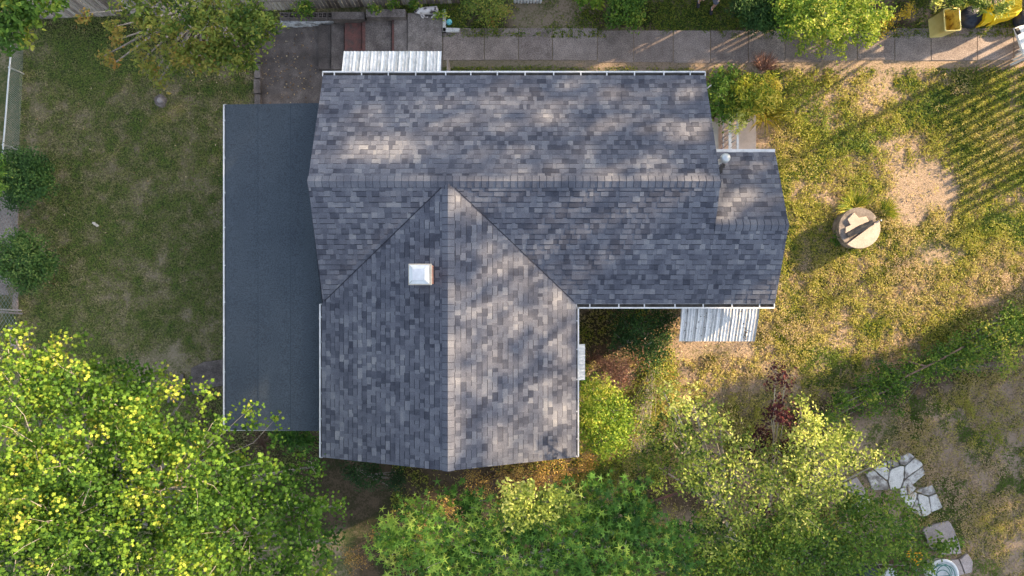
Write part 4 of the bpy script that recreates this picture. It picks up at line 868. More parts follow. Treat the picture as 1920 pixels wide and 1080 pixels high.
plant('bright_shrub', 'large sunlit lime green bush hanging over the path', 'bush',
      [(1510, 20, 1.7, 48, .55), (1560, 25, 1.7, 50, .65), (1610, 20, 1.5, 40, .55), (1480, 40, 1.5, 28, .45), (1520, 62, 1.3, 26, .7), (1570, 68, 1.3, 24, .6), (1620, 60, 1.2, 28, .6), (1505, 82, 1.0, 8, .6), (1503, 98, .9, 7, .5), (1542, 85, 1.1, 10, .7), (1540, 100, 1.0, 7, .8), (1578, 90, 1.0, 8, .6), (1574, 104, .9, 7, .6), (1640, 40, 1.2, 22, .7), (1660, 20, 1.1, 14, .5), (1490, 0, 1.7, 40, .5), (1600, -5, 1.6, 40, .5), (1475, 65, 1.2, 14, .45)],
      'oval', 'bright', size=.085, dens=60, per=15, csig=.09, flat=.6, trunk=P(1550, 10), tr=.06, twigs=.06)
plant('golden_weed', 'orange yellow weedy plant between the lime green bush and the pale tub', 'plant', [(1660, 45, .7, 12, .8), (1672, 30, .8, 10, .6), (1700, 22, .7, 14, .9), (1650, 60, .5, 10, .5)], 'quad', 'gold', size=.07, dens=120, per=12, csig=.08, limbs=False, tr=.02)
plant('overhanging_tree', 'leafy branch hanging over the yellow cart', 'tree', [(1880, 8, 2.4, 14, .6), (1872, 22, 2.3, 9, .7), (1850, 5, 2.3, 12, .4), (1835, 0, 2.2, 18, .35), (1795, 0, 1.8, 16, .3), (1845, 18, 2.2, 7, .7), (1760, 2, 1.2, 14, .9)], 'slim', 'pale', size=.16, dens=90, per=10, csig=.07, limbs=False, tr=.04, trunk=P(1850, -40))
# vegetation swallowing the fallen fence on the right
HB = []
for i in range(26):
    t = i/25; px = 1545+375*t; py = 775-165*t + 14*math.sin(i*2.1); HB.append((px, py, .5+.3*rng.random(), 17+8*rng.random()+12*t, rng.uniform(.3, .7)))
HB += [(1860, 640, .9, 34, .7), (1890, 670, .9, 28, .8), (1900, 610, .9, 36, .6), (1820, 670, .8, 30, .6), (1655, 700, .8, 30, .35), (1670, 730, .7, 26, .3), (1640, 760, .5, 20, .6), (1910, 590, .9, 26, .7), (1680, 760, .4, 14, .4), (1780, 665, .7, 22, .5)]
plant('hedge', 'overgrown row of bright green vines and brambles crossing the right yard', 'hedge', HB, 'oval', 'midgreen', size=.085, dens=34, per=13, csig=.10, limbs=False, tr=.02, flat=.5, trunk=P(1740, 690), tvar=.2)
# plants against the house and in the south shade
plant('dark_shrub', 'dark green bush under the lower end of the flat roof', 'bush', [(545, 822, .3, 26, .3), (575, 830, .3, 20, .3), (520, 812, .2, 16, .3)], 'slim', 'sweetgum', size=.2, dens=40, per=12, csig=.1, limbs=False, tr=.03)
plant('dark_shrub', 'low dark bush below the left eave of the front gable', 'bush', [(690, 890, .4, 30, .2), (740, 900, .4, 26, .2), (655, 880, .2, 20, .2)], 'slim', 'dark', size=.15, dens=40, per=12, csig=.1, limbs=False, tr=.03)
plant('orange_weeds', 'patch of orange brown dry weeds catching sun below the front gable', 'weeds', [(900, 905, .3, 30, .6), (960, 895, .35, 34, .7), (1020, 880, .3, 30, .6), (835, 955, .3, 22, .7), (850, 975, .3, 16, .7), (1060, 900, .3, 30, .5), (790, 990, .3, 22, .5), (1010, 910, .3, 24, .5), (720, 1010, .2, 26, .4), (660, 1050, .2, 24, .4), (1100, 870, .2, 24, .4)], 'quad', 'rust', size=.055, dens=50, per=14, csig=.1, limbs=False, tr=.015, twm='stem_brown')
plant('vine_heap', 'dry brown twiggy vine heap below the flat roof', 'vines', [(490, 830, .2, 22, .2), (500, 855, .2, 20, .2), (470, 815, .2, 12, .2)], 'slim', 'pinkish', size=.06, dens=60, per=3, csig=.12, limbs=False, tr=.03, twigs=1.0, twm='stem_brown')
for px, py, lb in [(700, 18, 'small vine creeping over the rear edge of the grey ledge'), (735, 10, 'tiny yellow vine at the foot of the rear fence'), (570, 20, 'dark green vine spilling over the openwork blocks'), (775, 10, 'little green vine left of the lying dog'), (825, 28, 'pale green sprig by the dog hind legs')]:
    plant('creeping_vine', lb, 'vine', [(px, py, .3, 9 if py != 20 else 20, .5), (px+8, py-4, .3, 7, .6)], 'oval', 'midgreen' if py != 28 else 'bright', size=.09, dens=120, per=7, csig=.06, limbs=False, tr=.015)
# ornamental grass at the well
def grassclump(name, label, px, py, rpx, n, Lm, lm, cat='grass clump', a0=0, a1=2*math.pi, z=.05):
    root = thing(name, P(px, py), label, cat); c = P(px, py)
    an = rng.uniform(a0, a1, n); rr = rng.uniform(0, .25, n)*rpx/ppm(0); L_ = Lm*rng.uniform(.55, 1.15, n)
    pos = np.stack([c.x+np.cos(an)*(rr+L_*.42), c.y+np.sin(an)*(rr+L_*.42), np.full(n, float(zg(c.x, c.y)))+z+rng.uniform(.1, .3, n)*Lm], 1)
    nr = np.stack([-np.cos(an)*.35, -np.sin(an)*.35, np.full(n, 1.0)], 1)+rng.normal(0, .18, (n, 3))
    leaves('foliage', pos, nr, L_, rng.uniform(0, 1, n), 'blade', M[lm], root, spin=an+rng.normal(0, .18, n)); return root
SHAPES['blade'] = ([(-.014, 0, -.1), (.014, 0, -.1), (.012, .5, .12), (-.012, .5, .12), (0, 1, 0)], [(0, 1, 2, 3), (3, 2, 4)])
grassclump('ornamental_grass', 'spiky green gold grass clump behind the round well lid', 1598, 390, 40, 300, .6, 'goldgreen', a0=.2, a1=math.pi*1.15)
grassclump('ornamental_grass', 'yellow grass tuft on the right rim of the round well', 1652, 400, 32, 220, .5, 'goldgreen', a0=-.6, a1=1.8)
grassclump('ornamental_grass', 'dry pale grass tuft at the path edge behind the golden bush', 1428, 135, 22, 150, .6, 'pinkish', a0=.1, a1=2.6)
grassclump('ornamental_grass', 'long yellow blades arching from the golden bush over the porch side', 1430, 215, 30, 170, .8, 'gold')
grassclump('strappy_plant', 'silvery strap leaved plant lying in the hedge', 1605, 732, 16, 16, .55, 'pale', 'plant')

# ------------------------------------------------------------------ well
c = P(1612, 427, .62); wl = thing('stone_well', (c.x, c.y, 0), 'round concrete well lid with a crack of crumpled black plastic', 'well')
rw = 39/ppm(.62)
q = MB(); q.lathe((c.x, c.y, -.1), [(rw*.93, 0), (rw*.95, .35), (rw*.93, .64)], 36, wob=.008); q.build('ring', M['wellside'], wl, True)
def disc(poly, z0, z1, m, nm, t=.5):
    qq = MB(); qq.prism([(c.x+a*rw, c.y+b*rw) for a, b in poly], z0, z1, t, 0, .012); return qq.build(nm, M[m], wl)
arc = lambda a0, a1, n=14, r=1.0: [(r*math.cos(R(a0+(a1-a0)*i/n)), r*math.sin(R(a0+(a1-a0)*i/n))) for i in range(n+1)]
disc(arc(-128, 22, 16), .545, .625, 'wellrock', 'lid_half', .6)
disc(arc(30, 226, 20, .985), .54, .575, 'wellside', 'lid_back', .5)
disc([(-.35, -.10), (.45, .28), (.30, .55), (-.05, .48), (-.28, .74), (-.6, .40), (-.44, .12), (-.68, .02), (-.70, -.28)], .58, .635, 'wellrock', 'lid_half', .4)
q = MB(); rows = []
for i in range(15):
    t = i/14; x = -.60+1.22*t; y = -.36+.62*t; row = []
    for j in range(7):
        u = (j-3)/3; wd = .17*(1-.25*abs(2*t-1)); row.append((c.x+(x-u*wd*.45)*rw, c.y+(y+u*wd*.9)*rw, .64+.05*(1-u*u)+rng.uniform(-.018, .018)))
    rows.append(row)
q.grid(rows); o = q.build('plastic_sheet', M['tar'], wl, True)
q = MB(); a = P(1651, 412, .66); q.tube([a, a+Vector((.03, -.04, .0))], [.025, .02], 7); q.build('pebble', M['limepath'], wl, True)
o_ = M['tar'].node_tree.nodes['Principled BSDF']
plant('green_shrub', 'small dark leafy weed on the shaded left side of the well', 'weed', [(1572, 440, .3, 9, .4), (1575, 425, .4, 6, .8), (1568, 450, .2, 10, .35)], 'oval', 'midgreen', size=.08, dens=140, per=9, csig=.06, limbs=False, tr=.015)

# stump, stones
q = MB(); p = P(303, 190); q.lathe((p.x, p.y, p.z), [(.24, 0), (.20, .08), (.19, .12), (0, .13)], 14, wob=.06); tag(q.build('tree_stump', M['concrete_dark'], None, False), 'dark low tree stump in the left lawn', 'stump')
q = MB(); p = P(299, 187, -.5); q.lathe((p.x, p.y, -.58), [(.10, 0), (.10, .05), (.07, .09), (0, .10)], 12, wob=.05); tag(q.build('round_stone', M['slabgrey'], None, True), 'small round grey stone on the dark stump', 'stone')
q = MB(); p = P(181, 421); 
for dx, dy, an in ((0, 0, .3), (.06, -.04, 1.4), (-.05, .05, 2.4)):
    q.face([(p.x+dx+.07*math.cos(an+k), p.y+dy+.05*math.sin(an+k), p.z+.06+.02*(int(k) % 2)) for k in (0, 1.4, 3, 4.5)])
tag(q.build('paper_scrap', M['mortar']), 'crumpled tan scrap lying in the left lawn', 'scrap')

# ------------------------------------------------------------------ fences
def picket(px, base_py, zb, hgt, wd, mb, lean=0):
    b = P(px, base_py, zb); mb.box(b.x-wd/2, b.x+wd/2, b.y-.012, b.y+.012, zb, zb+hgt, rng.uniform(0, 1), 0)
fr = thing('wooden_fence', P(400, 25, -.5), 'weathered grey picket fence along the rear of the left yard and steps', 'fence')
q = MB(); x = P(62, 0, -.6).x; xe_ = P(862, 0, 0).x
while x < xe_:
    t = (x-P(62, 0, -.6).x)/(xe_-P(62, 0, -.6).x); zb = float(gz(x, 0)); base = 36-30*t; y = P(0, base, zb).y; wd = .115
    h = 1.75+rng.uniform(-.04, .04); le = -.10+rng.uniform(-.02, .02)
    a = Vector((x, y, zb)); b = a+Vector((le-.25*(1-t), .38+rng.uniform(-.02, .02), h)); q.bar(a, b, wd, .02, rng.uniform(0, 1)); x += .135
q.build('picket', M['oldwood'], fr)
q = MB()
for hz in (.4, 1.3):
    pts = []
    for t in (0, .5, 1):
        x = P(62, 0, -.6).x+(xe_-P(62, 0, -.6).x)*t; zb = float(gz(x, 0)); pts.append(Vector((x-.05*hz, P(0, 36-30*t, zb).y+.05+.217*hz, zb+hz)))
    q.bar(pts[0], pts[1], .04, .09); q.bar(pts[1], pts[2], .04, .09)
q.build('rail', M['oldwood'], fr)
# unseen fence added to shade the path; its gaps are cut for bars of sun
fb = thing('board_fence', P(1450, -45), 'tall board fence just beyond the upper edge of the photo', 'fence')
q = MB(); x = P(1010, 0).x; yb = P(0, -34).y; x_end = P(2050, 0).x
gaps = [P(a, 0).x for a in (1440, 1457, 1474, 1491, 1620, 1640, 1660, 1800, 1816)]
while x < x_end:
    if P(1895, 0).x < x < P(1985, 0).x and int(x*9) % 5:
        x += .132; continue
    g_n = [g for g in gaps if x < g < x+.15]
    if g_n:
        q.box(x, g_n[0]-.05, yb, yb+.02, -.05, 2.25, .5); q.box(g_n[0]-.047, g_n[0]+.047, yb, yb+.02, -.05, 1.42, .5); x = g_n[0]+.05; continue
    q.box(x, x+.128, yb, yb+.02, -.05, 2.25+rng.uniform(-.02, .02), rng.uniform(0, 1))
    x += .132
q.build('board', M['oldwood'], fb)
q = MB(); q.box(P(1010, 0).x, x_end, yb+.025, yb+.06, .4, .5); q.box(P(1010, 0).x, x_end, yb+.025, yb+.06, 2.05, 2.2); q.build('rail', M['oldwood'], fb)  # rails of the added unseen fence
# picket fence to the east: its slats throw the long stripes on the lawn
fe = thing('picket_fence', P(2010, 250), 'wide spaced picket fence beyond the right edge of the photo', 'fence')
q = MB(); a = P(1990, 20); b = P(2040, 285); L_ = (b-a).length; d = (b-a)/L_; s = 0
while s < L_:
    p = a+d*s; q.bar((p.x, p.y, 0), (p.x, p.y, 1.75+rng.uniform(-.03, .03)), .025, rng.uniform(.12, .17), rng.uniform(0, 1)); s += .29+rng.uniform(-.03, .03)
q.build('picket', M['oldwood'], fe)
q = MB(); q.bar(a+Vector((.03, 0, .25)), b+Vector((.03, 0, .25)), .03, .07); q.build('rail', M['oldwood'], fe)
# chain link fence
cl = thing('chain_link_fence', P(30, 300, -.7), 'sagging chain link fence with a pale top rail along the left edge', 'fence')
top = [P(22, 84, -.05), P(16, 150, -.05), P(10, 230, -.05), P(4, 300, -.05), P(-4, 400, -.05), P(-8, 640, -.05)]
bot = [P(44, 84, -.68), P(42, 150, -.68), P(38, 230, -.68), P(34, 300, -.68), P(32, 400, -.68), P(30, 640, -.68)]
q = MB(); q.tube(top, .028, 7); q.build('top_rail', M['metal'], cl, True)
q = MB()
def lerp(arr, t):
    i = min(int(t*(len(arr)-1)), len(arr)-2); f = t*(len(arr)-1)-i; return arr[i].lerp(arr[i+1], f)
nW = 110
for i in range(nW):
    for sgn in (1, -1):
        pts = []
        for k in range(6):
            v = k/5; t = (i+.5)/nW+sgn*v*.052
            if 0 <= t <= 1: pts.append(lerp(bot, t).lerp(lerp(top, t), v))
        for k in range(len(pts)-1): q.bar(pts[k], pts[k+1], .006, .006)
q.build('wire_mesh', M['wire'], cl)
for t in (.13, .52, .9):
    q = MB(); a = lerp(bot, t); b = lerp(top, t); q.tube([(b.x, b.y, -.8), b+Vector((0, 0, .04))], .03, 8); q.build('post', M['metal'], cl, True)
q = MB(); q.bar(P(-20, 579, -.4), P(40, 582, -.4), .05, .03, .6); q.bar(P(-20, 583, -.44), P(42, 588, -.44), .06, .03, .3); tag(q.build('wooden_board', M['oldwood']), 'tan board sticking out over the left walkway', 'board')
# fallen fence rails in the hedge
for i, (pl, lb) in enumerate([([(1548, 780, .5), (1600, 760, .55), (1650, 733, .6)], 'rusty fallen rail at the left end of the hedge'), ([(1650, 736, .6), (1695, 704, .7), (1760, 672, .7), (1800, 650, .7)], 'long grey brown rail lying along the hedge'), ([(1698, 677, .6), (1732, 686, .75)], 'short red brown rail crossing the hedge'), ([(1862, 610, .6), (1885, 606, .6)], 'small pale stick in the hedge at the right')]):
    q = MB(); q.tube([P(*p)+Vector((0, 0, .15)) for p in pl], .03, 6); tag(q.build('fallen_rail', M['stem_brown'] if i != 3 else M['twig']), lb, 'rail')
q = MB(); a = P(1238, 935, 1.0); b = P(1278, 922, 1.0); q.bar(a, b, .06, .05); q.bar(a-Vector((.3, .1, 0)), a, .05, .04)
tag(q.build('fallen_rail', M['redstep']), 'reddish rail between the star leaved tree and the grey stems', 'rail')

# ------------------------------------------------------------------ yellow things at the upper right
def rrect(cx, cy, wx, wy, r, z, rot=0, n=5):
    out = []
    for sx, sy, a0 in ((1, 1, 0), (-1, 1, 90), (-1, -1, 180), (1, -1, 270)):
        for k in range(n+1):
            a = R(a0+90*k/n); x = sx*(wx/2-r)+r*math.cos(a); y = sy*(wy/2-r)+r*math.sin(a)
            out.append((cx+x*math.cos(rot)-y*math.sin(rot), cy+x*math.sin(rot)+y*math.cos(rot), z))
    return out
tb = P(1782, 38); zt = .62; tc_ = P(1785, 37, zt); tub = thing('plastic_tub', (tb.x, tb.y, 0), 'faded pale yellow open plastic tub with stained inside', 'tub')
wx, wy = 29/ppm(zt), 41/ppm(zt); ro = R(4); bx, by = tc_.x-.16, tc_.y-.04; q = MB()
q.grid([rrect(bx, by, wx*.9, wy*.9, .05, .02, ro), rrect(tc_.x, tc_.y, wx, wy, .06, zt, ro), rrect(tc_.x, tc_.y, wx+.04, wy+.04, .07, zt, ro), rrect(tc_.x, tc_.y, wx+.04, wy+.04, .07, zt+.02, ro), rrect(tc_.x, tc_.y, wx-.03, wy-.03, .06, zt+.02, ro)], .5, 0, True)
q.build('shell', M['paleyellow'], tub, True)
q = MB(); q.grid([rrect(tc_.x, tc_.y, wx-.03, wy-.03, .06, zt+.018, ro), rrect(bx+.07, by+.02, wx*.75, wy*.75, .05, .20, ro)], .5, 0, True); q.face(rrect(bx+.07, by+.02, wx*.75, wy*.75, .05, .20, ro)); q.build('lining', M['tubin'], tub)
# cart
ct = thing('yellow_cart', P(1880, 25), 'bright yellow plastic cart with ribbed body and black wheels at the upper right', 'cart')
def ypoly(pts, z0, z1, bev, nm, m='yellow'):
    pp_ = [P(a, b, z1) for a, b in pts]; ar = sum(pp_[i].x*pp_[(i+1) % len(pp_)].y-pp_[(i+1) % len(pp_)].x*pp_[i].y for i in range(len(pp_)))
    if ar < 0: pp_ = pp_[::-1]
    q = MB(); q.prism([(p.x, p.y) for p in pp_], z0, z1, .5, 0, bev); return q.build(nm, M[m], ct)
ypoly([(1852, 12), (1868, 18), (1872, 30), (1858, 41), (1840, 46), (1848, 34)], .25, .55, .03, 'nose')
ypoly([(1868, 32), (1884, 30), (1878, 40), (1856, 46)], .2, .42, .02, 'step_board')
ypoly([(1862, 8), (1912, -14), (1919, -6), (1918, 18), (1908, 29), (1890, 33), (1872, 36)], .3, .74, .05, 'body')
for k in range(3):
    q = MB(); a = P(1884+k*1.5, 12+k*7, .77); b = P(1912, 8+k*7, .77); q.bar(a, b, .035, .05); q.build('rib', M['yellow'], ct)
for (px, py, r_, z_) in ((1829, 27, 20, .42), (1921, 34, 15, .30)):
    q = MB(); c2 = P(px, py, z_); rr = r_/ppm(z_)
    q.lathe((c2.x, c2.y, z_-.42 if z_ > .4 else z_-.28), [(rr*.8, .02), (rr, .12), (rr, .26), (rr*.88, .34), (rr*.6, .39), (rr*.25, .41), (0, .42)], 28)
    for k in range(10):
        a_ = k*math.pi/5; q.bar((c2.x+rr*.2*math.cos(a_), c2.y+rr*.2*math.sin(a_), z_-.015), (c2.x+rr*.82*math.cos(a_), c2.y+rr*.82*math.sin(a_), z_-.06), .02, .03)
    q.build('wheel', M['blackplastic'], ct, True)
# white gate at the right edge
gt = thing('white_gate', P(1925, 85), 'white gate panel with black latch at the right edge above the path', 'gate')
q = MB(); pl = [(1903, 52), (1913, 48), (1960, 40), (1960, 120), (1921, 104), (1910, 72)]; pp_ = [P(a, b, .8) for a, b in pl][::-1]; q.prism([(p.x, p.y) for p in pp_], .72, .80, .5, 0, .01); q.build('panel', M['white'], gt)
q = MB()
for k in range(7): p = P(1925+k*5, 108-k*9, .7); q.box(p.x-.03, p.x+.03, p.y-.03, p.y+.03, 0, .72)
q.build('baluster', M['white'], gt)
q = MB(); q.bar(P(1906, 53, .84), P(1911, 64, .84), .10, .06); q.build('latch', M['tar'], gt)

# lower right corner: pot, hose, boards, flowers
pot = thing('white_planter', P(1765, 1074), 'round white pot holding a coiled green hose at the bottom edge', 'planter'); c3 = P(1768, 1078, .45); rp = 29/ppm(.45)
q = MB(); q.lathe((c3.x, c3.y, 0), [(rp*.75, 0), (rp*.95, .35), (rp*1.05, .44), (rp*1.02, .47), (rp*.9, .46), (rp*.85, .38)], 26); q.build('bowl', M['white'], pot, True)
q = MB(); q.lathe((c3.x, c3.y, 0), [(rp*.85, .36), (0, .37)], 20); q.build('soil', M['whitedirty'], pot)
q = MB(); pts = []
for i in range(70): a_ = i*.33; r_ = rp*(.55+.22*math.sin(i*.21)); pts.append((c3.x+r_*math.cos(a_), c3.y+r_*math.sin(a_), .47+.03*(i % 19)/19))
pts = [P(1718, 1055, .7), P(1718, 1070, .6), P(1728, 1085, .5)]+pts
q.tube(pts, .014, 6)
M['hosegreen'] = mat('green hose rubber', [(.3, (.02, .10, .09)), (.7, (.04, .18, .15))], rough=.4)
tag(q.build('garden_hose', M['hosegreen'], None, True), 'thin dark green garden hose coiled in the white pot', 'hose')
q = MB(); q.bar(P(1688, 1062, .6), P(1722, 1092, .6), .10, .04); tag(q.build('maroon_board', M['redstep']), 'dark maroon board leaning at the bottom edge beside the pot', 'board')
bx_ = thing('grey_bin', P(1650, 1085), 'dark box with pale grey lid under the bottom shrubs', 'box'); q = MB(); a = P(1622, 1066, .6); b = P(1652, 1110, .6); q.box(a.x, b.x, b.y, a.y, 0, .58, .5, 0, .02); q.build('body', M['blackplastic'], bx_)
q = MB(); q.prism([tuple(P(*p, .7)[:2]) for p in [(1650, 1086), (1690, 1090), (1680, 1068), (1668, 1066)]], .62, .68, .5, 0, .01); q.build('lid', M['metal'], bx_)
fl = thing('yellow_flowers', P(1712, 1040), 'cluster of orange yellow daisies beside the white pot', 'flowers')
for i, (px, py) in enumerate([(1707, 1035), (1717, 1041), (1724, 1046), (1712, 1050), (1719, 1056), (1703, 1040), (1726, 1040)]):
    p = P(px, py, .75+.05*(i % 3)); k = 11; an = np.arange(k)*2*np.pi/k
    pos = np.stack([p.x+.045*np.cos(an), p.y+.045*np.sin(an), np.full(k, p.z)], 1)
    f_ = leaves('blossom', pos, rn(k, 1, .12), np.full(k, .085), rng.uniform(0, 1, k), 'quad', M['petal'], fl, spin=an)
    q = MB(); q.lathe((p.x, p.y, p.z), [(.026, 0), (.022, .018), (0, .024)], 8); q.build('flower_centre', M['soil'], f_)
    q = MB(); q.tube([(p.x+.05, p.y, 0), p], .006, 4); q.build('stem', M['midgreen'], fl)
# turquoise toy, dog, white scrap at top
toy = thing('turquoise_toy', P(841, 42), 'small turquoise round toy with a white snout on the soil beside the dog', 'toy')
p = P(842, 41, .1); q = MB(); q.lathe((p.x, p.y, .02), [(.06, 0), (.10, .04), (.095, .09), (.06, .13), (0, .145)], 12); q.build('shell', M['teal'], toy, True)
q = MB(); q.tube([(p.x-.08, p.y-.02, .06), (p.x-.14, p.y-.04, .05), (p.x-.15, p.y-.04, .05)], [.03, .028, .012], 8); q.build('head', M['white'], toy, True)
q = MB(); 
for k in range(9): p = P(966+k*6, -3, .3); q.lathe((p.x, p.y, 0), [(.05, 0), (.05, .28), (.02, .32), (0, .33)], 8)
tag(q.build('white_edging', M['white'], None, True), 'scalloped white edging at the top edge above the bare soil', 'edging')

# ------------------------------------------------------------------ skinned figures
def skin(name, chains, material, parent=None, levels=2):
    """chains: list of lists of (x,y,z,r); points that coincide are shared"""
    V, Rr, Ed, key = [], [], [], {}
    for ch_ in chains:
        prev = None
        for (x, y, z, r) in ch_:
            k = (round(x, 4), round(y, 4), round(z, 4))
            if k not in key: key[k] = len(V); V.append((x, y, z)); Rr.append(r)
            i = key[k]
            if prev is not None and prev != i: Ed.append((prev, i))
            prev = i
    me = bpy.data.meshes.new(name); me.from_pydata(V, Ed, []); o = bpy.data.objects.new(name, me); COL.objects.link(o)
    sk = o.modifiers.new('skin', 'SKIN'); sk.use_smooth_shade = True
    lay = me.skin_vertices[0].data if len(me.skin_vertices) else None
    if lay is None:
        bpy.context.view_layer.objects.active = o; bpy.ops.mesh.customdata_skin_add(); lay = me.skin_vertices[0].data
    for i, r in enumerate(Rr): rr_ = r if isinstance(r, tuple) else (r, r); lay[i].radius = rr_
    lay[0].use_root = True
    ss = o.modifiers.new('sub', 'SUBSURF'); ss.levels = levels; ss.render_levels = levels
    me.materials.append(material)
    if parent: o.parent = parent; o.matrix_parent_inverse = parent_inv(parent)
    return o
# dog lying on its side
def dogmat():
    m, n, b = newmat('mottled dog coat'); N = n.nodes.new; L = n.links.new
    tc = N('ShaderNodeTexCoord'); no = N('ShaderNodeTexNoise'); no.inputs['Scale'].default_value = 7; no.inputs['Detail'].default_value = 3; L(tc.outputs['Object'], no.inputs['Vector'])
    cr = N('ShaderNodeValToRGB'); el = cr.color_ramp.elements; el[0].position = .38; el[0].color = (.07, .06, .06, 1); el[1].position = .46; el[1].color = (.58, .53, .51, 1)
    e = el.new(.7); e.color = (.72, .68, .66, 1); L(no.outputs['Fac'], cr.inputs[0]); L(cr.outputs[0], b.inputs['Base Color']); b.inputs['Roughness'].default_value = .9; return m
dm = dogmat(); Dz = .08
def D(px, py, z): p = P(px, py, Dz+z); return (p.x, p.y, Dz+z)
dog = thing('dog', P(803, 22, Dz), 'white and grey mottled dog lying on the concrete landing above the steps', 'dog')
skin('body', [[(*D(808, 20, .12), .13), (*D(818, 19, .12), .14), (*D(824, 22, .11), .10), (*D(816, 28, .07), .06), (*D(811, 32, .05), .03), (*D(808, 33, .04), .024)],
              [(*D(808, 20, .12), .13), (*D(798, 20, .12), .13), (*D(791, 19, .12), .12), (*D(786, 20, .13), .085), (*D(783, 21, .14), .075), (*D(779, 22, .11), .042), (*D(777, 22.6, .09), .026)],
              [(*D(791, 19, .12), .12), (*D(792, 26, .08), .05), (*D(796, 31, .05), .03), (*D(800, 32, .04), .026), (*D(803, 32, .04), .022)],
              [(*D(791, 19, .12), .12), (*D(789, 26, .05), .045), (*D(791, 32, .04), .028), (*D(795, 34, .04), .022)],
              [(*D(824, 22, .11), .10), (*D(825, 28, .05), .03), (*D(820, 32, .04), .014), (*D(815, 34, .04), .008)],
              [(*D(783, 21, .14), .075), (*D(785, 15.5, .17), .03), (*D(787, 14.5, .14), .014)], [(*D(783, 21, .14), .075), (*D(786, 25, .17), .03), (*D(788, 27, .13), .014)]], dm, dog)
q = MB(); p = D(776.6, 22.8, .10); q.lathe((p[0], p[1], p[2]-.01), [(.014, 0), (.016, .012), (0, .022)], 8); q.build('nose', M['tar'], dog, True)
for yy in (20.4, 23.0):
    q = MB(); p = D(781.5, yy, .20); q.lathe((p[0], p[1], p[2]-.01), [(.008, 0), (.009, .005), (0, .01)], 7); q.build('eye', M['tar'], dog, True)
# person standing at the top edge (only the legs reach into the picture)
fr_ = P(1333, 27); fl_ = P(1308, 14)
skinm = mat('skin', [(.3, (.50, .27, .19)), (.7, (.60, .35, .26))], rough=.5); shortm = mat('grey shorts cloth', [(.3, (.10, .11, .15)), (.7, (.16, .17, .22))], rough=.9, scale=20); shirtm = mat('black shirt cloth', [(.3, (.015, .015, .018)), (.7, (.03, .03, .035))], rough=.9)
shoem = mat('black shoe', [(.3, (.015, .016, .02)), (.7, (.05, .05, .06))], rough=.6, scale=30); sockm = M['white']; hairm = mat('brown hair', [(.3, (.03, .018, .01)), (.7, (.07, .04, .025))], rough=.7, scale=30)
ar_ = Vector((fr_.x, fr_.y+.14, .13)); al_ = Vector((fl_.x+.01, fl_.y+.14, .13))
hip = Vector(((ar_.x+al_.x)/2-.0, (ar_.y+al_.y)/2+.03, .92)); hr = hip+Vector((.10, 0, -.05)); hl = hip+Vector((-.10, 0, -.05))
kr = Vector((ar_.x+.02, ar_.y+.01, .50)); kl = Vector((al_.x+.03, al_.y+.01, .50))
ps = thing('person', (hip.x, hip.y, 0), 'person in grey shorts and black shoes standing at the top edge of the photo', 'person')
ch_, nk, hd = hip+Vector((0, .01, .38)), hip+Vector((0, -.01, .58)), hip+Vector((0, -.04, .72))
T = lambda v, r: (v.x, v.y, v.z, r)
def arm(s):
    sh = ch_+Vector((s*.18, 0, .10)); el_ = sh+Vector((s*.08, .03, -.29)); wr = el_+Vector((s*.0, -.12, -.22)); hn = wr+Vector((0, -.04, -.07)); out = [[T(ch_, .13), T(sh, .055), T(el_, .042), T(wr, .028), T(hn, .034)]]
    for k in range(4):
        f0 = hn+Vector((s*(.0), -.022+.016*k, -.03)); out.append([T(hn, .034), T(f0, .010), T(f0+Vector((-s*.006, -.012, -.035)), .009), T(f0+Vector((-s*.016, -.018, -.055-.005*(k in (1, 2)))), .007)])
    out.append([T(hn, .034), T(hn+Vector((-s*.02, -.035, -.0)), .010), T(hn+Vector((-s*.025, -.05, -.03)), .008)]); return out
body_ch = [[T(hip, .12), T(hip+Vector((0, .01, .18)), .12), T(ch_, .13), T(nk, .055), T(hd, .085), T(hd+Vector((0, -.01, .11)), .075)],
           [T(hip, .12), T(hr, .09), T((hr+kr)/2, .075), T(kr, .056), T(kr*.6+ar_*.4, .054), T(ar_, .036), T(ar_+Vector((-.02, -.13, -.05)), .03)],
           [T(hip, .12), T(hl, .09), T((hl+kl)/2, .075), T(kl, .056), T(kl*.6+al_*.4, .054), T(al_, .036), T(al_+Vector((0, -.13, -.05)), .03)]] + arm(1) + arm(-1)
skin('body', body_ch, skinm, ps)
skin('shorts', [[T(hip+Vector((0, 0, .10)), .135), T(hip, .145), T(hr, .115), T((hr+kr)/2, .105), T(kr+Vector((.01, 0, .0)), .10)], [T(hip, .145), T(hl, .115), T((hl+kl)/2, .11), T(kl+Vector((0, -.02, -.04)), .115)]], shortm, ps)
skin('shirt', [[T(hip+Vector((0, 0, .04)), .145), T(hip+Vector((0, .01, .2)), .145), T(ch_, .15), T(nk-Vector((0, 0, .06)), .08)], [T(ch_, .15), T(ch_+Vector((.18, 0, .10)), .075), T(ch_+Vector((.235, .02, -.1)), .06)], [T(ch_, .15), T(ch_+Vector((-.18, 0, .10)), .075), T(ch_+Vector((-.235, .02, -.1)), .06)]], shirtm, ps)
for a_, dx in ((ar_, -.02), (al_, -.01)):
    skin('shoe', [[(a_.x, a_.y+.06, .085, .05), (a_.x+dx*.5, a_.y-.05, .085, .056), (a_.x+dx, a_.y-.15, .08, .058), (a_.x+dx*1.3, a_.y-.20, .075, .045)]], shoem, ps)
    skin('sock', [[(a_.x, a_.y+.01, .11, .044), (a_.x, a_.y+.012, .21, .046)]], sockm, ps)
skin('hair', [[T(hd+Vector((0, .03, .10)), .085), T(hd+Vector((0, .04, .03)), .08)]], hairm, ps)
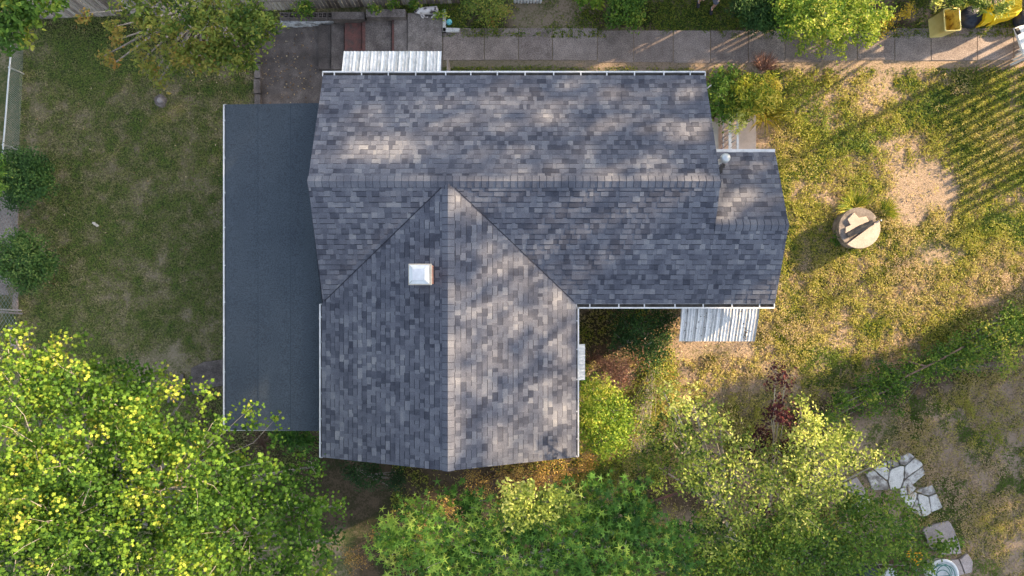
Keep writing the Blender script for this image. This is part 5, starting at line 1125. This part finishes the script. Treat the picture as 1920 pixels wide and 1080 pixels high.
for s in (-1, 1):
    q = MB(); e_ = hd+Vector((s*.03, -.082, .03)); q.lathe((e_.x, e_.y, e_.z), [(.010, -.006), (.012, 0), (.0, .008)], 8); q.build('eye', M['tar'], ps, True)
    skin('ear', [[T(hd+Vector((s*.082, 0, .0)), .014), T(hd+Vector((s*.088, .005, .04)), .014)]], skinm, ps, 1)
skin('nose', [[T(hd+Vector((0, -.088, .03)), .010), T(hd+Vector((0, -.104, .0)), .014)]], skinm, ps, 1)
q = MB(); m_ = hd+Vector((0, -.088, -.035)); q.bar(m_+Vector((-.022, 0, 0)), m_+Vector((.022, 0, 0)), .01, .008); q.build('mouth', M['redstep'], ps)

# ------------------------------------------------------------------ unseen tall trees east of the picture, crowns carved to shape sun and shade
az, el_r = R(SUN_AZ), R(SUN_EL); ca_, sa_, ce, se = math.cos(az), math.sin(az), math.cos(el_r), math.sin(el_r)
def sv(p): p = np.asarray(p, float); return -p[..., 0]*sa_+p[..., 1]*ca_, -(p[..., 0]*ca_+p[..., 1]*sa_)*se+p[..., 2]*ce
NS, NVV = 360, 300; s_ax = np.linspace(-18, 18, NS); v_ax = np.linspace(-9, 15, NVV); SS, VV = np.meshgrid(s_ax, v_ax)
lit = np.zeros_like(SS)
def openpoly(pts, z=None, amt=1.0, soft=.25):
    pp = [np.array(P(px, py, z if z is not None else 0.0)) for px, py in pts]; q_ = [sv(p) for p in pp]; n = len(q_)
    ins = np.zeros(SS.shape, bool); dm_ = np.full(SS.shape, 1e9)
    for i in range(n):
        (ax_, ay_), (bx2, by2) = q_[i], q_[(i+1) % n]
        c_ = ((ay_ > VV) != (by2 > VV)) & (SS < (bx2-ax_)*(VV-ay_)/((by2-ay_) or 1e-9)+ax_); ins ^= c_
        dx, dy = bx2-ax_, by2-ay_; t = np.clip(((SS-ax_)*dx+(VV-ay_)*dy)/(dx*dx+dy*dy+1e-9), 0, 1); dm_ = np.minimum(dm_, np.hypot(SS-ax_-t*dx, VV-ay_-t*dy))
    global lit; lit = np.maximum(lit, amt*sst(-soft, soft, np.where(ins, dm_, -dm_)))
def openspot(px, py, z, rs, rv, amt):
    s0, v0 = sv(np.array(P(px, py, z))); global lit
    lit = np.maximum(lit, amt*np.exp(-((SS-s0)/rs)**2-((VV-v0)/rv)**2))
openpoly([(1335, 135), (1560, 120), (2100, -40), (2200, 400), (1920, 535), (1780, 605), (1650, 672), (1500, 700), (1380, 712), (1260, 790), (1090, 890), (880, 960), (640, 1010), (840, 890), (1080, 840), (1090, 640), (1270, 560), (1450, 540), (1440, 300)], 0, 1, .15)
openpoly([(1600, 120), (1600, 20), (1900, -160), (2300, -160), (2200, 60)], 0, 1, .2)
openpoly([(1100, 190), (1140, 80), (1300, 0), (1650, -150), (1900, -160), (1700, 60), (1400, 190)], 0, .9, .2)
ZR = lambda py: EZ+max(0, min(1, (py-142)/(345-142)))*1.45
openpoly([(1280, 600), (1330, 560), (1440, 560), (1440, 660), (1250, 660)], 2.3, 1, .1)
def zroof(px, py, pl):
    if pl == 'N': return EZ+max(0, min(1, (py-142)/(343-142)))*(RZ-EZ)
    if pl == 'X': return EZ+max(0, min(1, (py-286)/(420-286)))*(ZXR-EZ)
    return EZ+max(0, min(1, (1080-px)/(1080-842)))*(RZ-EZ)
def openroof(cx, cy, rx, ry, pl, amt, soft=.12):
    global lit
    pts = []
    for k in range(20):
        a = k*math.pi/10; r_ = 1+.25*math.sin(3*a+cx)+.15*math.cos(5*a+cy); px, py = cx+rx*r_*math.cos(a), cy+ry*r_*math.sin(a); z = zroof(px, py, pl); p = P(px, py, z); pts.append(sv(np.array(p)))
    q_ = pts; n = len(q_); ins = np.zeros(SS.shape, bool); dm_ = np.full(SS.shape, 1e9)
    for i in range(n):
        (ax_, ay_), (bx2, by2) = q_[i], q_[(i+1) % n]
        c_ = ((ay_ > VV) != (by2 > VV)) & (SS < (bx2-ax_)*(VV-ay_)/((by2-ay_) or 1e-9)+ax_); ins ^= c_
        dx, dy = bx2-ax_, by2-ay_; t = np.clip(((SS-ax_)*dx+(VV-ay_)*dy)/(dx*dx+dy*dy+1e-9), 0, 1); dm_ = np.minimum(dm_, np.hypot(SS-ax_-t*dx, VV-ay_-t*dy))
    lit = np.maximum(lit, amt*sst(-soft, soft*.5, np.where(ins, dm_, -dm_)))
for a_ in [(960, 245, 370, 100, 'N', .06), (728, 272, 62, 15, 'N', .75), (690, 290, 40, 10, 'N', .4), (1015, 210, 65, 18, 'N', .55), (880, 230, 50, 12, 'N', .25), (1215, 318, 50, 12, 'N', .6), (1292, 245, 42, 16, 'N', .7), (1285, 175, 45, 20, 'N', .35), (1040, 322, 80, 9, 'N', .4), (960, 342, 90, 7, 'N', .45), (800, 338, 40, 6, 'N', .4),
           (1372, 385, 30, 30, 'X', .75), (1400, 350, 50, 50, 'X', .36), (960, 650, 130, 250, 'E', .22), (868, 380, 22, 24, 'E', .95), (905, 400, 25, 16, 'E', .6), (850, 800, 16, 70, 'E', .8), (850, 640, 12, 90, 'E', .5), (1050, 690, 32, 50, 'E', .7), (1050, 770, 26, 60, 'E', .75), (1000, 820, 60, 30, 'E', .5), (955, 500, 24, 34, 'E', .4), (960, 590, 40, 30, 'E', .35), (920, 690, 30, 40, 'E', .3), (1060, 600, 15, 30, 'E', .5)]: openroof(*a_)
lit = np.maximum(lit, .62*sst(8.2, 9.2, VV)*sst(2.2, 1.0, SS))         # crown tops thinned to light the maple
for px, py, z, rs, rv, amt in [(1510, 830, 4.4, 1.6, .8, .85), (1300, 780, 4.6, 1.0, .6, .8), (1640, 860, 3.6, .9, .3, .7), (985, 940, 5.0, .7, .3, .8), (1230, 760, 4.6, .5, .5, .7), (1540, 30, 1.7, 1.2, .6, .8), (1350, 900, 4.2, .8, .5, .5), (1870, 640, .9, 1.0, .15, .5), (1135, 780, 1.7, .7, .3, .8), (800, 1010, 4.6, .8, .3, .3), (1110, 1050, 4.4, .8, .3, .25), (1550, 900, 4.0, 1.0, .5, .6), (1890, 1020, 0, .9, .25, .25)]:
    openspot(px, py, z, rs, rv, amt)
def litval(s, v):
    i = np.clip(((v+9)/24*(NVV-1)), 0, NVV-1).astype(int); j = np.clip(((s+18)/36*(NS-1)), 0, NS-1).astype(int); return lit[i, j]
crowns = [(-14.0, 29, 3.6), (-9.8, 26, 3.6), (-5.0, 29, 3.6), (-.4, 26, 3.5), (4.2, 28, 3.6), (8.8, 26, 3.6), (13.2, 29, 3.6)]
LBL = ['first', 'second', 'third', 'fourth', 'fifth', 'sixth', 'seventh']
M['canopy'] = leafmat('tall canopy leaves', [(0, (.03, .07, .02)), (1, (.12, .18, .04))], .12)
def world(s, d, z): return np.stack([d*ca_-s*sa_, d*sa_+s*ca_, z], -1)
for k, (s0, d0, hw) in enumerate(crowns):
    n = 15000; s = s0+rng.uniform(-hw*.72, hw*.72, n); v = rng.uniform(-8, 9.6, n); d = d0+rng.normal(0, 1.1, n)
    z = (v+d*se)/ce; keep = (rng.uniform(0, 1, n) < -np.log(np.clip(litval(s, v), .0015, 1))/6.5) & (z > .4)
    s, d, z = s[keep], d[keep], z[keep]; b = world(np.array(s0), np.array(d0), np.array(0.0))
    root = thing('tall_tree', Vector(b), '%s tall leafy tree counted from the right along the row beyond the right edge' % LBL[k], 'tree', 'shade trees beyond the right edge')
    sdv = np.array([ca_*ce, sa_*ce, se]); nr = rng.normal(0, .45, (len(s), 3))+sdv
    leaves('crown', world(s, d, z), nr, rng.uniform(.26, .40, len(s)), rng.uniform(0, 1, len(s)), 'quad', M['canopy'], root)
    q = MB(); tpx = world(np.array(s0), np.array(d0), np.array(14.0)); q.tube([b, (b+tpx)/2+np.array([.2, .1, 0]), tpx], [.09, .07, .04], 8); q.build('trunk', M['bark'], root, True)
